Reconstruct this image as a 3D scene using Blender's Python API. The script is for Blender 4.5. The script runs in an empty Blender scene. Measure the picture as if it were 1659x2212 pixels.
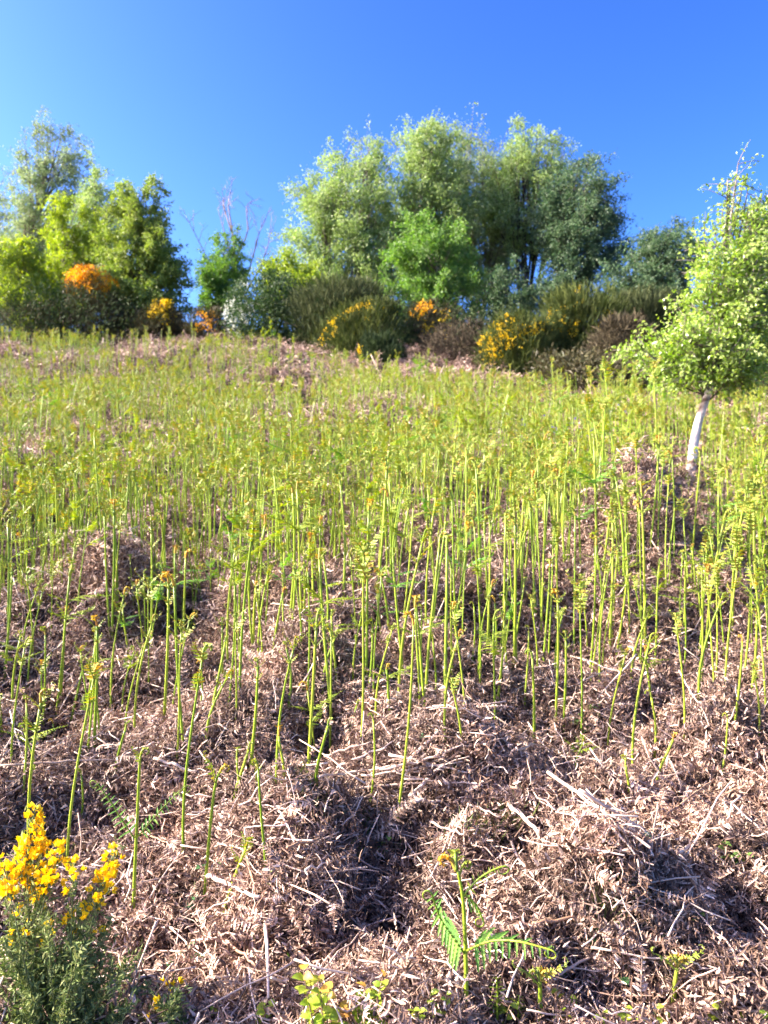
import bpy, math, random
import numpy as np
from mathutils import Matrix, Vector, Euler

# ------------------------------------------------------------------ camera, sky, sun, exposure
scene = bpy.context.scene
COL = scene.collection
W_, H_ = 1659.0, 2212.0            # pixel frame in which the photograph was measured
F_ = 1671.0
CZ = 1.5                           # eye height
cam = bpy.data.cameras.new('camera')
cam.sensor_fit = 'VERTICAL'
cam.angle = 2 * math.atan(H_ / 2 / F_)
cam.clip_start = 0.05
cam.clip_end = 3000
cam_o = bpy.data.objects.new('camera', cam)
COL.objects.link(cam_o)
cam_o.location = (0, 0, CZ)
cam_o.rotation_euler = (math.radians(90), 0, 0)
scene.camera = cam_o
cam.dof.use_dof = True             # a phone focused a little too near
cam.dof.focus_distance = 1.9
cam.dof.aperture_fstop = (cam.lens / 1000) / 0.0052

SUN_EL = 32.0
SUN_AZ = 269.0                     # clockwise from +Y
sd = Vector((math.sin(math.radians(SUN_AZ)) * math.cos(math.radians(SUN_EL)),
             math.cos(math.radians(SUN_AZ)) * math.cos(math.radians(SUN_EL)),
             math.sin(math.radians(SUN_EL))))
world = bpy.data.worlds.new('World')
scene.world = world
world.use_nodes = True
wn = world.node_tree
wn.nodes.clear()
sky = wn.nodes.new('ShaderNodeTexSky')
sky.sky_type = 'NISHITA'
sky.sun_disc = False
sky.sun_elevation = math.radians(SUN_EL)
sky.sun_rotation = math.radians(SUN_AZ)
sky.air_density = 1.0
sky.dust_density = 2.2
sky.ozone_density = 2.0
hs = wn.nodes.new('ShaderNodeHueSaturation')
hs.inputs['Saturation'].default_value = 1.2
wb = wn.nodes.new('ShaderNodeMix')          # the phone's white balance
wb.data_type = 'RGBA'; wb.blend_type = 'MULTIPLY'; wb.inputs[0].default_value = 1.0
wb.inputs[7].default_value = (0.55, 0.545, 0.616, 1)
bg = wn.nodes.new('ShaderNodeBackground')
bg.inputs['Strength'].default_value = 0.108
wo = wn.nodes.new('ShaderNodeOutputWorld')
wn.links.new(sky.outputs[0], hs.inputs['Color'])
wn.links.new(hs.outputs[0], wb.inputs[6])
gm = wn.nodes.new('ShaderNodeGamma'); gm.inputs[1].default_value = 1.65
wn.links.new(wb.outputs[2], gm.inputs[0])
wn.links.new(gm.outputs[0], bg.inputs['Color'])
wn.links.new(bg.outputs[0], wo.inputs['Surface'])

sun = bpy.data.lights.new('sun', 'SUN')
sun.energy = 5.0
sun.angle = math.radians(0.53)
sun.color = (1.0, 0.91, 0.78)
sun_o = bpy.data.objects.new('sun', sun)
COL.objects.link(sun_o)
sun_o.rotation_euler = sd.to_track_quat('Z', 'Y').to_euler()

vs = scene.view_settings
scene.display_settings.display_device = 'sRGB'
vs.view_transform = 'Standard'
vs.look = 'None'
vs.gamma = 1.0
vs.use_curve_mapping = False
vs.exposure = 2.08
scene.cycles.max_bounces = 8
scene.cycles.transparent_max_bounces = 8
scene.cycles.use_denoising = True

rng = np.random.default_rng(7)
random.seed(7)


# ------------------------------------------------------------------ helpers
class MB:
    """collects triangles and quads, builds ONE mesh"""
    def __init__(self):
        self.v, self.f, self.n = [], [], 0

    def add(self, V, F, mat=0):
        V = np.asarray(V, dtype=np.float64).reshape(-1, 3)
        F = np.asarray(F, dtype=np.int64)
        if len(F):
            self.f.append((F + self.n, mat))
        self.v.append(V)
        self.n += len(V)
        return self

    def merge(self, other, M=None, mat=0):
        V = np.concatenate(other.v)
        if M is not None:
            M = np.array(M)
            V = V @ M[:3, :3].T + M[:3, 3]
        base = self.n
        self.v.append(V)
        self.n += len(V)
        for F, m in other.f:
            self.f.append((F + base, mat))
        return self

    def mesh(self, name, mats, smooth=False):
        me = bpy.data.meshes.new(name)
        V = np.concatenate(self.v)
        me.vertices.add(len(V))
        me.vertices.foreach_set('co', V.astype(np.float32).ravel())
        loops, starts, tot, mi = [], [], [], []
        pos = 0
        for F, m in self.f:
            k = F.shape[1]
            loops.append(F.ravel())
            starts.append(pos + np.arange(len(F)) * k)
            tot.append(np.full(len(F), k))
            mi.append(np.full(len(F), m))
            pos += F.size
        loops = np.concatenate(loops)
        starts = np.concatenate(starts)
        me.loops.add(len(loops))
        me.loops.foreach_set('vertex_index', loops.astype(np.int32))
        me.polygons.add(len(starts))
        me.polygons.foreach_set('loop_start', starts.astype(np.int32))
        mi = np.concatenate(mi)
        for m in (mats if isinstance(mats, (list, tuple)) else [mats]):
            me.materials.append(m)
        me.polygons.foreach_set('material_index', mi.astype(np.int32))
        me.polygons.foreach_set('use_smooth', np.full(len(starts), bool(smooth)))
        me.update(calc_edges=True)
        return me


def link(name, data, parent=None, loc=None, rot=None, scale=None):
    o = bpy.data.objects.new(name, data)
    COL.objects.link(o)
    if parent is not None:
        o.parent = parent
    if loc is not None:
        o.location = loc
    if rot is not None:
        o.rotation_euler = rot
    if scale is not None:
        o.scale = (scale,) * 3 if np.isscalar(scale) else scale
    return o


def tag(o, label=None, cat=None, group=None, kind=None):
    if label: o['label'] = label
    if cat: o['category'] = cat
    if group: o['group'] = group
    if kind: o['kind'] = kind
    return o


def thing(name, label, cat, loc, rot=(0, 0, 0), group=None, scale=None):
    o = link(name, None, None, loc, rot, scale)
    o.empty_display_size = 0.1
    return tag(o, label, cat, group)


def nrm(a):
    return a / np.maximum(np.linalg.norm(a, axis=-1, keepdims=True), 1e-9)


def tube(P, R, sides=6, cap=True):
    P = np.asarray(P, float)
    n = len(P)
    R = np.broadcast_to(np.asarray(R, float), (n,))
    T = nrm(np.gradient(P, axis=0))
    ref = np.array([0.13, 0.97, 0.2]) if abs(T[0][2]) > 0.7 else np.array([0.1, 0.2, 0.97])
    U = nrm(np.cross(T, ref))
    Wv = np.cross(T, U)
    a = np.linspace(0, 2 * math.pi, sides, endpoint=False)
    V = P[:, None] + R[:, None, None] * (np.cos(a)[None, :, None] * U[:, None] + np.sin(a)[None, :, None] * Wv[:, None])
    i = np.arange(n - 1)[:, None] * sides
    j = np.arange(sides)[None]
    F = np.stack([i + j, i + (j + 1) % sides, i + sides + (j + 1) % sides, i + sides + j], -1).reshape(-1, 4)
    return V.reshape(-1, 3), F


def add_tube(mb, P, R, sides=6, mat=0):
    V, F = tube(P, R, sides)
    n = mb.n
    mb.add(V, F, mat)
    # end caps as fans of triangles
    tri = [[n + 0, n + k + 1, n + k] for k in range(1, sides - 1)]
    e = n + len(V) - sides
    tri += [[e, e + k, e + k + 1] for k in range(1, sides - 1)]
    mb.f.append((np.array(tri), mat))
    return mb


def leaves(mb, P, A, N, L, Wd, fold=0.25, mat=0):
    """folded diamond leaves: base P, axis A, normal N, length L, width Wd"""
    n = len(P)
    if n == 0:
        return mb
    A = nrm(A)
    S = nrm(np.cross(A, N))
    N = np.cross(S, A)
    L = np.broadcast_to(L, (n,))[:, None]
    Wd = np.broadcast_to(Wd, (n,))[:, None]
    b = P
    t = P + A * L - N * L * 0.12
    m = P + A * L * 0.45
    s1 = m + S * Wd * 0.5 + N * Wd * fold
    s2 = m - S * Wd * 0.5 + N * Wd * fold
    V = np.stack([b, s1, t, s2], 1).reshape(-1, 3)
    k = np.arange(n)[:, None] * 4
    F = np.concatenate([k + [[0, 1, 2]], k + [[0, 2, 3]]])
    return mb.add(V, F, mat)


def hash2(ix, iy, seed):
    h = (ix * 374761393 + iy * 668265263 + seed * 974634777) & 0xFFFFFFFF
    h = ((h ^ (h >> 13)) * 1274126177) & 0xFFFFFFFF
    h = h ^ (h >> 16)
    return (h & 0xFFFFFF) / float(0xFFFFFF)


def vnoise(x, y, seed):
    x = np.asarray(x, float); y = np.asarray(y, float)
    ix = np.floor(x).astype(np.int64); iy = np.floor(y).astype(np.int64)
    fx = x - ix; fy = y - iy
    fx = fx * fx * fx * (fx * (fx * 6 - 15) + 10); fy = fy * fy * fy * (fy * (fy * 6 - 15) + 10)
    a = hash2(ix, iy, seed); b = hash2(ix + 1, iy, seed)
    c = hash2(ix, iy + 1, seed); d = hash2(ix + 1, iy + 1, seed)
    return (a * (1 - fx) + b * fx) * (1 - fy) + (c * (1 - fx) + d * fx) * fy - 0.5


# ------------------------------------------------------------------ terrain height
_ty = np.arange(-120, 420, 0.05)
_sl = np.interp(_ty, [-120, -60, -20, 0, 23, 27, 38, 110, 160, 420],
                [0.0, 0.0, 0.14, 0.2, 0.352, 0.2, -0.16, -0.16, 0.0, 0.0])
_th = np.cumsum(_sl) * 0.05
_th -= np.interp(0, _ty, _th)


def hbase(x, y):
    return np.interp(y, _ty, _th)


def ray(px, py, d):
    """point at depth d (metres along +Y) seen at a pixel of the measured frame"""
    return np.array([(px - W_ / 2) / F_ * d, d, CZ + (H_ / 2 - py) / F_ * d])


_D = np.arange(1.0, 45, 0.01)


def at(px, py, hf=None):
    hf = hf or height
    X = (px - W_ / 2) / F_ * _D
    Z = CZ + (H_ / 2 - py) / F_ * _D
    g = hf(X, _D)
    k = np.argmax(Z < g)
    if Z[k] >= g[k]:
        k = len(_D) - 1
    return np.array([X[k], _D[k], g[k]])


# dips and mounds of the litter: pixel, half-width px, half-height px, amplitude
_bumps = [
    (1450, 1585, 130, 55, -0.26), (1110, 1600, 140, 40, -0.18), (400, 1345, 110, 55, -0.24), (745, 1225, 110, 35, -0.22),
    (90, 1570, 70, 45, -0.16), (700, 1660, 110, 40, -0.16), (760, 1400, 90, 35, -0.14), (240, 1450, 80, 35, -0.14),
    (850, 2085, 110, 70, -0.10), (1620, 2090, 110, 90, -0.20), (440, 2040, 110, 60, -0.13), (1130, 1930, 90, 70, -0.12),
    (1390, 1290, 130, 60, 0.30), (640, 1540, 130, 50, 0.12), (900, 1500, 180, 50, 0.12), (250, 1330, 90, 40, 0.14),
    (1020, 1760, 200, 60, 0.10), (1330, 1800, 160, 70, 0.10), (560, 1640, 160, 50, 0.10), (1530, 1690, 150, 50, 0.10),
    (1300, 2100, 130, 90, 0.10), (620, 1850, 170, 60, 0.08), (1250, 1960, 120, 70, 0.06), (150, 1130, 90, 35, -0.25),
    (1590, 1250, 90, 40, -0.3), (1420, 1060, 60, 22, -0.25), (1490, 1045, 60, 40, -0.12), (210, 860, 90, 18, 0.25), (380, 890, 80, 18, 0.2),
    (130, 2190, 170, 90, -0.07),
]
_bl = []
for (px, py, hw, hh, amp) in _bumps:
    c = at(px, py, hbase)
    q = at(px, py + hh, hbase)
    _bl.append((c[0], c[1], hw / F_ * c[1] * 0.68, max(0.07, abs(c[1] - q[1]) * 0.8), amp * 1.9))


def height(x, y):
    x = np.asarray(x, float); y = np.asarray(y, float)
    h = hbase(x, y)
    near = np.clip((y - 0.2) / 0.8, 0, 1) * np.clip((80 - y) / 40, 0, 1)
    n = 0.20 * vnoise(x * 0.75 + 3.1, y * 0.95 + 1.7, 3) + 0.24 * vnoise(x * 1.3, y * 2.6, 11) \
        + 0.18 * vnoise(x * 4.1 + 9, y * 4.6, 23) + 0.06 * vnoise(x * 9.0, y * 9.5, 31)
    far = 0.5 * vnoise(x * 0.22, y * 0.22, 41)
    u = y / (0.75 + 0.05 * y) + 1.5 * vnoise(x * 0.7 + 5, y * 0.6, 61) + 0.5 * vnoise(x * 2.3, y * 2.0, 62)
    fr = u - np.floor(u)
    n = n + (np.minimum(fr / 0.16, 1) - fr) * (0.20 + 0.012 * y) * np.clip(0.55 + 1.6 * vnoise(x * 0.9, y * 0.7, 63), 0, 1)
    h = h + near * (n + far * np.clip((y - 5) / 8, 0, 1))
    for (bx, by, sx, sy, a) in _bl:
        h = h + a * np.exp(-(((x - bx) / sx) ** 2 + ((y - by) / sy) ** 2))
    return h


def normal_at(x, y, e=0.02):
    gx = (height(x + e, y) - height(x - e, y)) / (2 * e)
    gy = (height(x, y + e) - height(x, y - e)) / (2 * e)
    return nrm(np.stack([-gx, -gy, np.ones_like(gx)], -1))


# ------------------------------------------------------------------ materials
def new_mat(name):
    m = bpy.data.materials.new(name)
    m.use_nodes = True
    m.node_tree.nodes.clear()
    return m, m.node_tree.nodes, m.node_tree.links


def ramp(nodes, cols):
    r = nodes.new('ShaderNodeValToRGB')
    e = r.color_ramp.elements
    while len(e) < len(cols):
        e.new(0.5)
    for k, c in enumerate(cols):
        e[k].position = k / max(1, len(cols) - 1)
        e[k].color = (*c, 1)
    return r


def leaf_mat(name, cols, trans=0.35, rough=0.5, spec=0.3, by='island', noise=0.0, nscale=1.2, sat_t=1.25, world=False):
    m, N, Lk = new_mat(name)
    if by == 'object':
        src = N.new('ShaderNodeObjectInfo').outputs['Random']
    elif by == 'both':
        a = N.new('ShaderNodeObjectInfo').outputs['Random']
        b = N.new('ShaderNodeNewGeometry').outputs['Random Per Island']
        mx = N.new('ShaderNodeMath'); mx.operation = 'ADD'
        Lk.new(a, mx.inputs[0]); Lk.new(b, mx.inputs[1])
        fr = N.new('ShaderNodeMath'); fr.operation = 'FRACT'
        Lk.new(mx.outputs[0], fr.inputs[0])
        src = fr.outputs[0]
    else:
        src = N.new('ShaderNodeNewGeometry').outputs['Random Per Island']
    r = ramp(N, cols)
    Lk.new(src, r.inputs[0])
    col = r.outputs[0]
    if noise > 0:
        tc = N.new('ShaderNodeTexCoord')
        nz = N.new('ShaderNodeTexNoise'); nz.inputs['Scale'].default_value = nscale; nz.inputs['Detail'].default_value = 2
        Lk.new(N.new('ShaderNodeNewGeometry').outputs['Position'] if world else tc.outputs['Object'], nz.inputs['Vector'])
        mr = N.new('ShaderNodeMapRange')
        mr.inputs['From Min'].default_value = 0.3; mr.inputs['From Max'].default_value = 0.7
        mr.inputs['To Min'].default_value = 1 - noise; mr.inputs['To Max'].default_value = 1 + noise
        Lk.new(nz.outputs[0], mr.inputs[0])
        hv = N.new('ShaderNodeHueSaturation')
        Lk.new(mr.outputs[0], hv.inputs['Value']); Lk.new(col, hv.inputs['Color'])
        col = hv.outputs[0]
    p = N.new('ShaderNodeBsdfPrincipled')
    p.inputs['Roughness'].default_value = rough
    p.inputs['Specular IOR Level'].default_value = spec
    Lk.new(col, p.inputs['Base Color'])
    out = N.new('ShaderNodeOutputMaterial')
    if trans > 0:
        t = N.new('ShaderNodeBsdfTranslucent')
        h2 = N.new('ShaderNodeHueSaturation')
        h2.inputs['Saturation'].default_value = sat_t; h2.inputs['Value'].default_value = 1.3
        Lk.new(col, h2.inputs['Color']); Lk.new(h2.outputs[0], t.inputs['Color'])
        mx = N.new('ShaderNodeMixShader'); mx.inputs[0].default_value = trans
        Lk.new(p.outputs[0], mx.inputs[1]); Lk.new(t.outputs[0], mx.inputs[2])
        Lk.new(mx.outputs[0], out.inputs['Surface'])
    else:
        Lk.new(p.outputs[0], out.inputs['Surface'])
    return m


def bark_mat(name, c1, c2, scale=8.0, stretch=(1, 1, 0.35), rough=0.85, lo=0.42, hi=0.58):
    m, N, Lk = new_mat(name)
    tc = N.new('ShaderNodeTexCoord')
    mp = N.new('ShaderNodeMapping'); mp.inputs['Scale'].default_value = stretch
    nz = N.new('ShaderNodeTexNoise'); nz.inputs['Scale'].default_value = scale; nz.inputs['Detail'].default_value = 6
    Lk.new(tc.outputs['Object'], mp.inputs[0]); Lk.new(mp.outputs[0], nz.inputs['Vector'])
    r = ramp(N, [c1, c2]); r.color_ramp.elements[0].position = lo; r.color_ramp.elements[1].position = hi
    Lk.new(nz.outputs[0], r.inputs[0])
    p = N.new('ShaderNodeBsdfPrincipled'); p.inputs['Roughness'].default_value = rough
    p.inputs['Specular IOR Level'].default_value = 0.2
    Lk.new(r.outputs[0], p.inputs['Base Color'])
    bp = N.new('ShaderNodeBump'); bp.inputs['Strength'].default_value = 0.4; bp.inputs['Distance'].default_value = 0.01
    Lk.new(nz.outputs[0], bp.inputs['Height']); Lk.new(bp.outputs[0], p.inputs['Normal'])
    o = N.new('ShaderNodeOutputMaterial'); Lk.new(p.outputs[0], o.inputs['Surface'])
    return m


M = {}
M['soil'] = bark_mat('soil', (0.030, 0.019, 0.014), (0.085, 0.054, 0.040), scale=14, stretch=(1, 1, 1), lo=0.35, hi=0.7)  # bare earth, coloured darker so gaps in the litter look shaded
M['litter'] = leaf_mat('litter', [(0.045, 0.025, 0.016), (0.14, 0.082, 0.054), (0.27, 0.168, 0.116), (0.40, 0.268, 0.196), (0.70, 0.53, 0.415), (0.09, 0.050, 0.034), (0.20, 0.120, 0.082), (0.33, 0.215, 0.155)],
                       trans=0.12, rough=0.6, spec=0.35, by='both', sat_t=1.0, noise=0.38, nscale=2.6, world=True)
M['straw'] = leaf_mat('straw', [(0.42, 0.29, 0.21), (0.58, 0.43, 0.33), (0.68, 0.53, 0.42)], trans=0.0, rough=0.45, spec=0.4, by='object')
M['straw_rust'] = leaf_mat('straw_rust', [(0.30, 0.17, 0.10), (0.42, 0.26, 0.16)], trans=0.0, rough=0.5, by='object')
M['stem'] = leaf_mat('stem', [(0.19, 0.29, 0.022), (0.26, 0.36, 0.028), (0.33, 0.40, 0.04)], trans=0.2, rough=0.4, spec=0.4, by='object')
M['frond'] = leaf_mat('frond', [(0.15, 0.23, 0.025), (0.22, 0.29, 0.03), (0.30, 0.33, 0.045), (0.11, 0.20, 0.025)], trans=0.4, by='both')
M['frond_green'] = leaf_mat('frond_green', [(0.10, 0.24, 0.045), (0.15, 0.30, 0.05), (0.20, 0.34, 0.06)], trans=0.35, by='both')
M['crozier'] = leaf_mat('crozier', [(0.18, 0.27, 0.035), (0.26, 0.31, 0.04), (0.38, 0.26, 0.05), (0.20, 0.28, 0.035), (0.29, 0.34, 0.06), (0.16, 0.25, 0.035)], trans=0.25, by='both')
M['crozier_rust'] = leaf_mat('crozier_rust', [(0.50, 0.26, 0.04), (0.45, 0.36, 0.05), (0.42, 0.20, 0.04)], trans=0.25, by='both')


# ------------------------------------------------------------------ ground
def graded(segs):
    out = [segs[0][0]]
    for a, b, s in segs:
        n = max(1, int(round((b - a) / s)))
        out += list(a + (b - a) * (np.arange(1, n + 1) / n))
    return np.array(out)


gx = graded([(-400, -60, 40), (-60, -16, 4), (-16, -6, 0.5), (-6, -2.6, 0.12), (-2.6, 2.6, 0.035), (2.6, 6, 0.12), (6, 16, 0.5), (16, 60, 4), (60, 400, 40)])
gy = graded([(-110, -20, 15), (-20, -2, 1.5), (-2, 1, 0.15), (1, 4.2, 0.03), (4.2, 8, 0.07), (8, 14, 0.15), (14, 34, 0.35), (34, 60, 2), (60, 400, 20)])
GX, GY = np.meshgrid(gx, gy)
GZ = height(GX, GY)
mb = MB()
nx, ny = len(gx), len(gy)
ii = (np.arange(ny - 1)[:, None] * nx + np.arange(nx - 1)[None]).reshape(-1, 1)
mb.add(np.stack([GX, GY, GZ], -1), ii + [[0, 1, nx + 1, nx]])
ground = link('ground', mb.mesh('ground', M['soil'], True))
tag(ground, 'brown hillside soil rising to a crest', 'ground', kind='structure')


# ------------------------------------------------------------------ scatter by geometry nodes
def mat_to_euler(R):
    y = np.arcsin(np.clip(-R[:, 2, 0], -1, 1))
    x = np.arctan2(R[:, 2, 1], R[:, 2, 2])
    z = np.arctan2(R[:, 1, 0], R[:, 0, 0])
    return np.stack([x, y, z], -1)


def frames(N, yaw):
    ref = np.stack([np.cos(yaw), np.sin(yaw), np.zeros_like(yaw)], -1)
    T = nrm(ref - N * np.sum(ref * N, -1, keepdims=True))
    B = np.cross(N, T)
    return np.stack([T, B, N], -1)


def scatter(name, P, E, S, I, sources):
    me = bpy.data.meshes.new(name)
    me.vertices.add(len(P))
    me.vertices.foreach_set('co', P.astype(np.float32).ravel())
    a = me.attributes.new('rot', 'FLOAT_VECTOR', 'POINT'); a.data.foreach_set('vector', E.astype(np.float32).ravel())
    a = me.attributes.new('scl', 'FLOAT', 'POINT'); a.data.foreach_set('value', S.astype(np.float32))
    a = me.attributes.new('idx', 'INT', 'POINT'); a.data.foreach_set('value', I.astype(np.int32))
    o = link(name, me)
    ng = bpy.data.node_groups.new(name + '_nodes', 'GeometryNodeTree')
    ng.interface.new_socket('Geometry', in_out='INPUT', socket_type='NodeSocketGeometry')
    ng.interface.new_socket('Geometry', in_out='OUTPUT', socket_type='NodeSocketGeometry')
    gi = ng.nodes.new('NodeGroupInput'); go = ng.nodes.new('NodeGroupOutput')
    iop = ng.nodes.new('GeometryNodeInstanceOnPoints')
    jn = ng.nodes.new('GeometryNodeJoinGeometry')
    for s in reversed(sources):     # the join node lists its last link first
        oi = ng.nodes.new('GeometryNodeObjectInfo')
        oi.inputs['Object'].default_value = s
        oi.inputs['As Instance'].default_value = True
        ng.links.new(oi.outputs['Geometry'], jn.inputs[0])
    ng.links.new(gi.outputs[0], iop.inputs['Points'])
    ng.links.new(jn.outputs[0], iop.inputs['Instance'])
    iop.inputs['Pick Instance'].default_value = True
    for nm, tp, sk in (('rot', 'FLOAT_VECTOR', 'Rotation'), ('scl', 'FLOAT', 'Scale'), ('idx', 'INT', 'Instance Index')):
        na = ng.nodes.new('GeometryNodeInputNamedAttribute')
        na.data_type = tp
        na.inputs['Name'].default_value = nm
        ng.links.new(na.outputs[0], iop.inputs[sk])
    ng.links.new(iop.outputs[0], go.inputs[0])
    md = o.modifiers.new('scatter', 'NODES')
    md.node_group = ng
    return o


def source(name, mesh):
    return bpy.data.objects.new(name, mesh)


# ------------------------------------------------------------------ bracken pieces (shared meshes)
def path_xz(L, th, n=16):
    """curve in the XZ plane, th(s) = heading in radians"""
    s = np.linspace(0, 1, n)
    a = th(s)
    dx = np.cos(a) * L / (n - 1); dz = np.sin(a) * L / (n - 1)
    P = np.zeros((n, 3))
    P[1:, 0] = np.cumsum((dx[1:] + dx[:-1]) / 2); P[1:, 2] = np.cumsum((dz[1:] + dz[:-1]) / 2)
    return P, s


def strip_leaf(mb, base, ax, nm, L, Wd, seg=4, droop=0.3, curl=0.0, lobe=0.35, mat=0, taper=0.8):
    """one long lobed leaf strip with folded edges"""
    ax = ax / np.linalg.norm(ax)
    sd_ = np.cross(ax, nm); sd_ /= max(1e-6, np.linalg.norm(sd_))
    nm = np.cross(sd_, ax)
    s = np.linspace(0, 1, seg + 1)
    ang = -droop * s + curl * np.clip((s - 0.55) / 0.45, 0, 1) ** 2
    C = [np.array(base)]
    for k in range(seg):
        a = ang[k]
        C.append(C[-1] + (ax * math.cos(a) + nm * math.sin(a)) * L / seg)
    C = np.array(C)
    w = Wd * 0.5 * np.minimum(1, s * 5 + 0.35) * (1 - taper * s ** 1.6) * np.where(np.arange(seg + 1) % 2 == 0, 1 - lobe, 1)
    up = nm[None] * (w[:, None] * 0.35)
    Lf = C + sd_ * w[:, None] + up
    Rt = C - sd_ * w[:, None] + up
    V = np.stack([Lf, C, Rt], 1).reshape(-1, 3)
    k = np.arange(seg)[:, None] * 3
    F = np.concatenate([k + [[0, 1, 4, 3]], k + [[1, 2, 5, 4]]])
    mb.add(V, F, mat)


def make_frond(L, n, wid, rise, droop, curl, r, seg=4, lw=0.012, lobe=0.4, ldroop=0.5, lcurl=0.4, rad=0.0022, mats=(0, 0)):
    """a side frond: rachis along +X rising, leaf strips on both sides, tip rolled in"""
    mb = MB()
    P, s = path_xz(L, lambda t: rise * (1 - t) - droop * t + curl * np.clip((t - 0.68) / 0.32, 0, 1) ** 1.5, 18)
    P[:, 1] += L * 0.05 * np.sin(s * 5 + r.uniform(0, 6))
    add_tube(mb, P, rad * (1 - 0.7 * s), 4, mats[0])
    T = nrm(np.gradient(P, axis=0))
    for k in range(n):
        t = 0.12 + 0.85 * (k + 0.5) / n
        i = int(t * 17)
        for sg in (-1, 1):
            l = wid * (1 - t) ** 0.7 * min(1, 0.45 + t * 3) * r.uniform(0.8, 1.1)
            if l < 0.003: continue
            nmv = np.cross(T[i], np.array([0, 1.0, 0])) * -1
            if nmv[2] < 0 and t < 0.68: nmv = -nmv
            ax = np.array([0, sg, 0]) * 0.92 + T[i] * r.uniform(0.2, 0.6) - nmv * r.uniform(0, 0.3)
            strip_leaf(mb, P[i], ax, nmv, l, lw * min(1, l / 0.03 + 0.3), seg, ldroop * r.uniform(0.6, 1.3), lcurl * r.uniform(0, 2), lobe, mats[1])
    return mb


def make_crozier(L, turns, r, knobs=6, lean=0.15):
    """rolled tip: hook with fuzzy knobs"""
    mb = MB()
    P, s = path_xz(L, lambda t: math.pi / 2 - lean - turns * np.clip((t - 0.25) / 0.75, 0, 1) ** 1.4, 22)
    add_tube(mb, P, 0.0045 * (1 - 0.45 * s), 5)
    T = nrm(np.gradient(P, axis=0))
    for k in range(knobs * 2):
        t = 0.25 + 0.75 * k / (knobs * 2)
        i = int(t * 21)
        sg = 1 if k % 2 else -1
        l = 0.022 * (1 - 0.6 * t) * r.uniform(0.7, 1.3)
        ax = np.array([r.uniform(-.3, .3), sg, r.uniform(-0.2, 0.5)]) + T[i] * 0.4
        strip_leaf(mb, P[i], ax, T[i] * -1 + np.array([0, 0, .4]), l, 0.010, 4, -0.2, r.uniform(1.5, 3.5), 0.2)
    return mb


def make_stem(H, lean, r, sides=6, r0=0.0052, r1=0.0034):
    mb = MB()
    n = 9
    s = np.linspace(-0.06, 1, n)
    a = r.uniform(0, 6.28); b = r.uniform(0, 6.28)
    P = np.stack([lean * H * s ** 2 * np.sign(s) + 0.006 * np.sin(s * 4 + a) - 0.006 * math.sin(a), 0.006 * np.sin(s * 3 + b) - 0.006 * math.sin(b), H * s], -1)
    add_tube(mb, P, np.linspace(r0, r1, n), sides)
    return mb, P[-1]


r = np.random.default_rng(21)
CRO = [make_crozier(L, t, r, kn, ln) for L, t, kn, ln in
       ((0.07, 4.6, 6, .05), (0.09, 5.4, 7, .1), (0.075, 3.6, 7, .2), (0.08, 6.0, 6, .0), (0.085, 4.6, 8, .25), (0.05, 2.8, 5, .1))]
YOUNG = [make_frond(L, n, w, 0.9, 0.0, c, r, 4, 0.011, 0.3, 0.2, 2.2) for L, n, w, c in
         ((0.07, 6, 0.020, 4.5), (0.10, 8, 0.026, 5.0), (0.13, 9, 0.032, 4.0), (0.09, 7, 0.022, 6.0))]
LEAFY = [make_frond(L, n, w, ri, dr, c, r, 6, 0.015, 0.45, 0.5, 0.6) for L, n, w, ri, dr, c in
         ((0.20, 12, 0.055, .7, .3, 2.0), (0.26, 14, 0.070, .5, .4, 1.2), (0.16, 11, 0.045, .9, .2, 3.0), (0.30, 16, 0.075, .4, .3, .6))]
CRO_ME = [m.mesh('crozier', M['crozier'], True) for m in CRO]
CRO_RU = [m.mesh('crozier_rust', M['crozier_rust'], True) for m in CRO]
YOUNG_ME = [m.mesh('young_frond', M['crozier'], True) for m in YOUNG]
LEAFY_ME = [m.mesh('leafy_frond', M['frond'], False) for m in LEAFY]
LEAFG_ME = [m.mesh('green_frond', M['frond_green'], False) for m in LEAFY]

# shoot patterns: stem + (library, index, position along stem, yaw, pitch, scale)
PAT = []
for kind in ('hook', 'hook', 'hook', 'fork', 'fork', 'fork', 'leaf', 'leaf', 'leaf', 'leaf'):
    for rep in range(2):
        H = {'hook': 0.50, 'fork': 0.58, 'leaf': 0.62}[kind] * r.uniform(0.88, 1.12)
        rk = r.uniform(0.75, 1.2)
        smb, top = make_stem(H, r.uniform(-0.08, 0.10), r, 6, 0.0052 * rk, 0.0034 * rk)
        parts = []
        yaw0 = r.uniform(0, 6.28)
        parts.append(('C', int(r.integers(0, 6)), 1.0, r.uniform(0, 6.28), 0.0, r.uniform(0.8, 1.2)))
        if kind == 'hook':
            for sg in (0, math.pi):
                if r.random() < 0.6:
                    parts.append(('Y', int(r.integers(0, 4)), r.uniform(0.92, 0.98), yaw0 + sg, -0.6, r.uniform(0.4, 0.7)))
        elif kind == 'fork':
            for k in range(2):
                for sg in (0, math.pi):
                    parts.append(('Y', int(r.integers(0, 4)), 0.97 - 0.12 * k + r.uniform(-.02, .02), yaw0 + sg + k * 0.6, -0.35, r.uniform(0.8, 1.2)))
        else:
            for k in range(3):
                for sg in (0, math.pi):
                    lib = 'Y' if k == 0 else 'L'
                    parts.append((lib, int(r.integers(0, 4)), 0.98 - 0.13 * k + r.uniform(-.02, .02), yaw0 + sg + k * 0.5 + r.uniform(-.3, .3), -0.2 + r.uniform(-.2, .3), r.uniform(0.55, 1.0) * (0.7 + 0.18 * k)))
        PAT.append(dict(kind=kind, H=H, smb=smb, top=top, parts=parts, me=smb.mesh('shoot_stem', M['stem'], True)))


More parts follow.
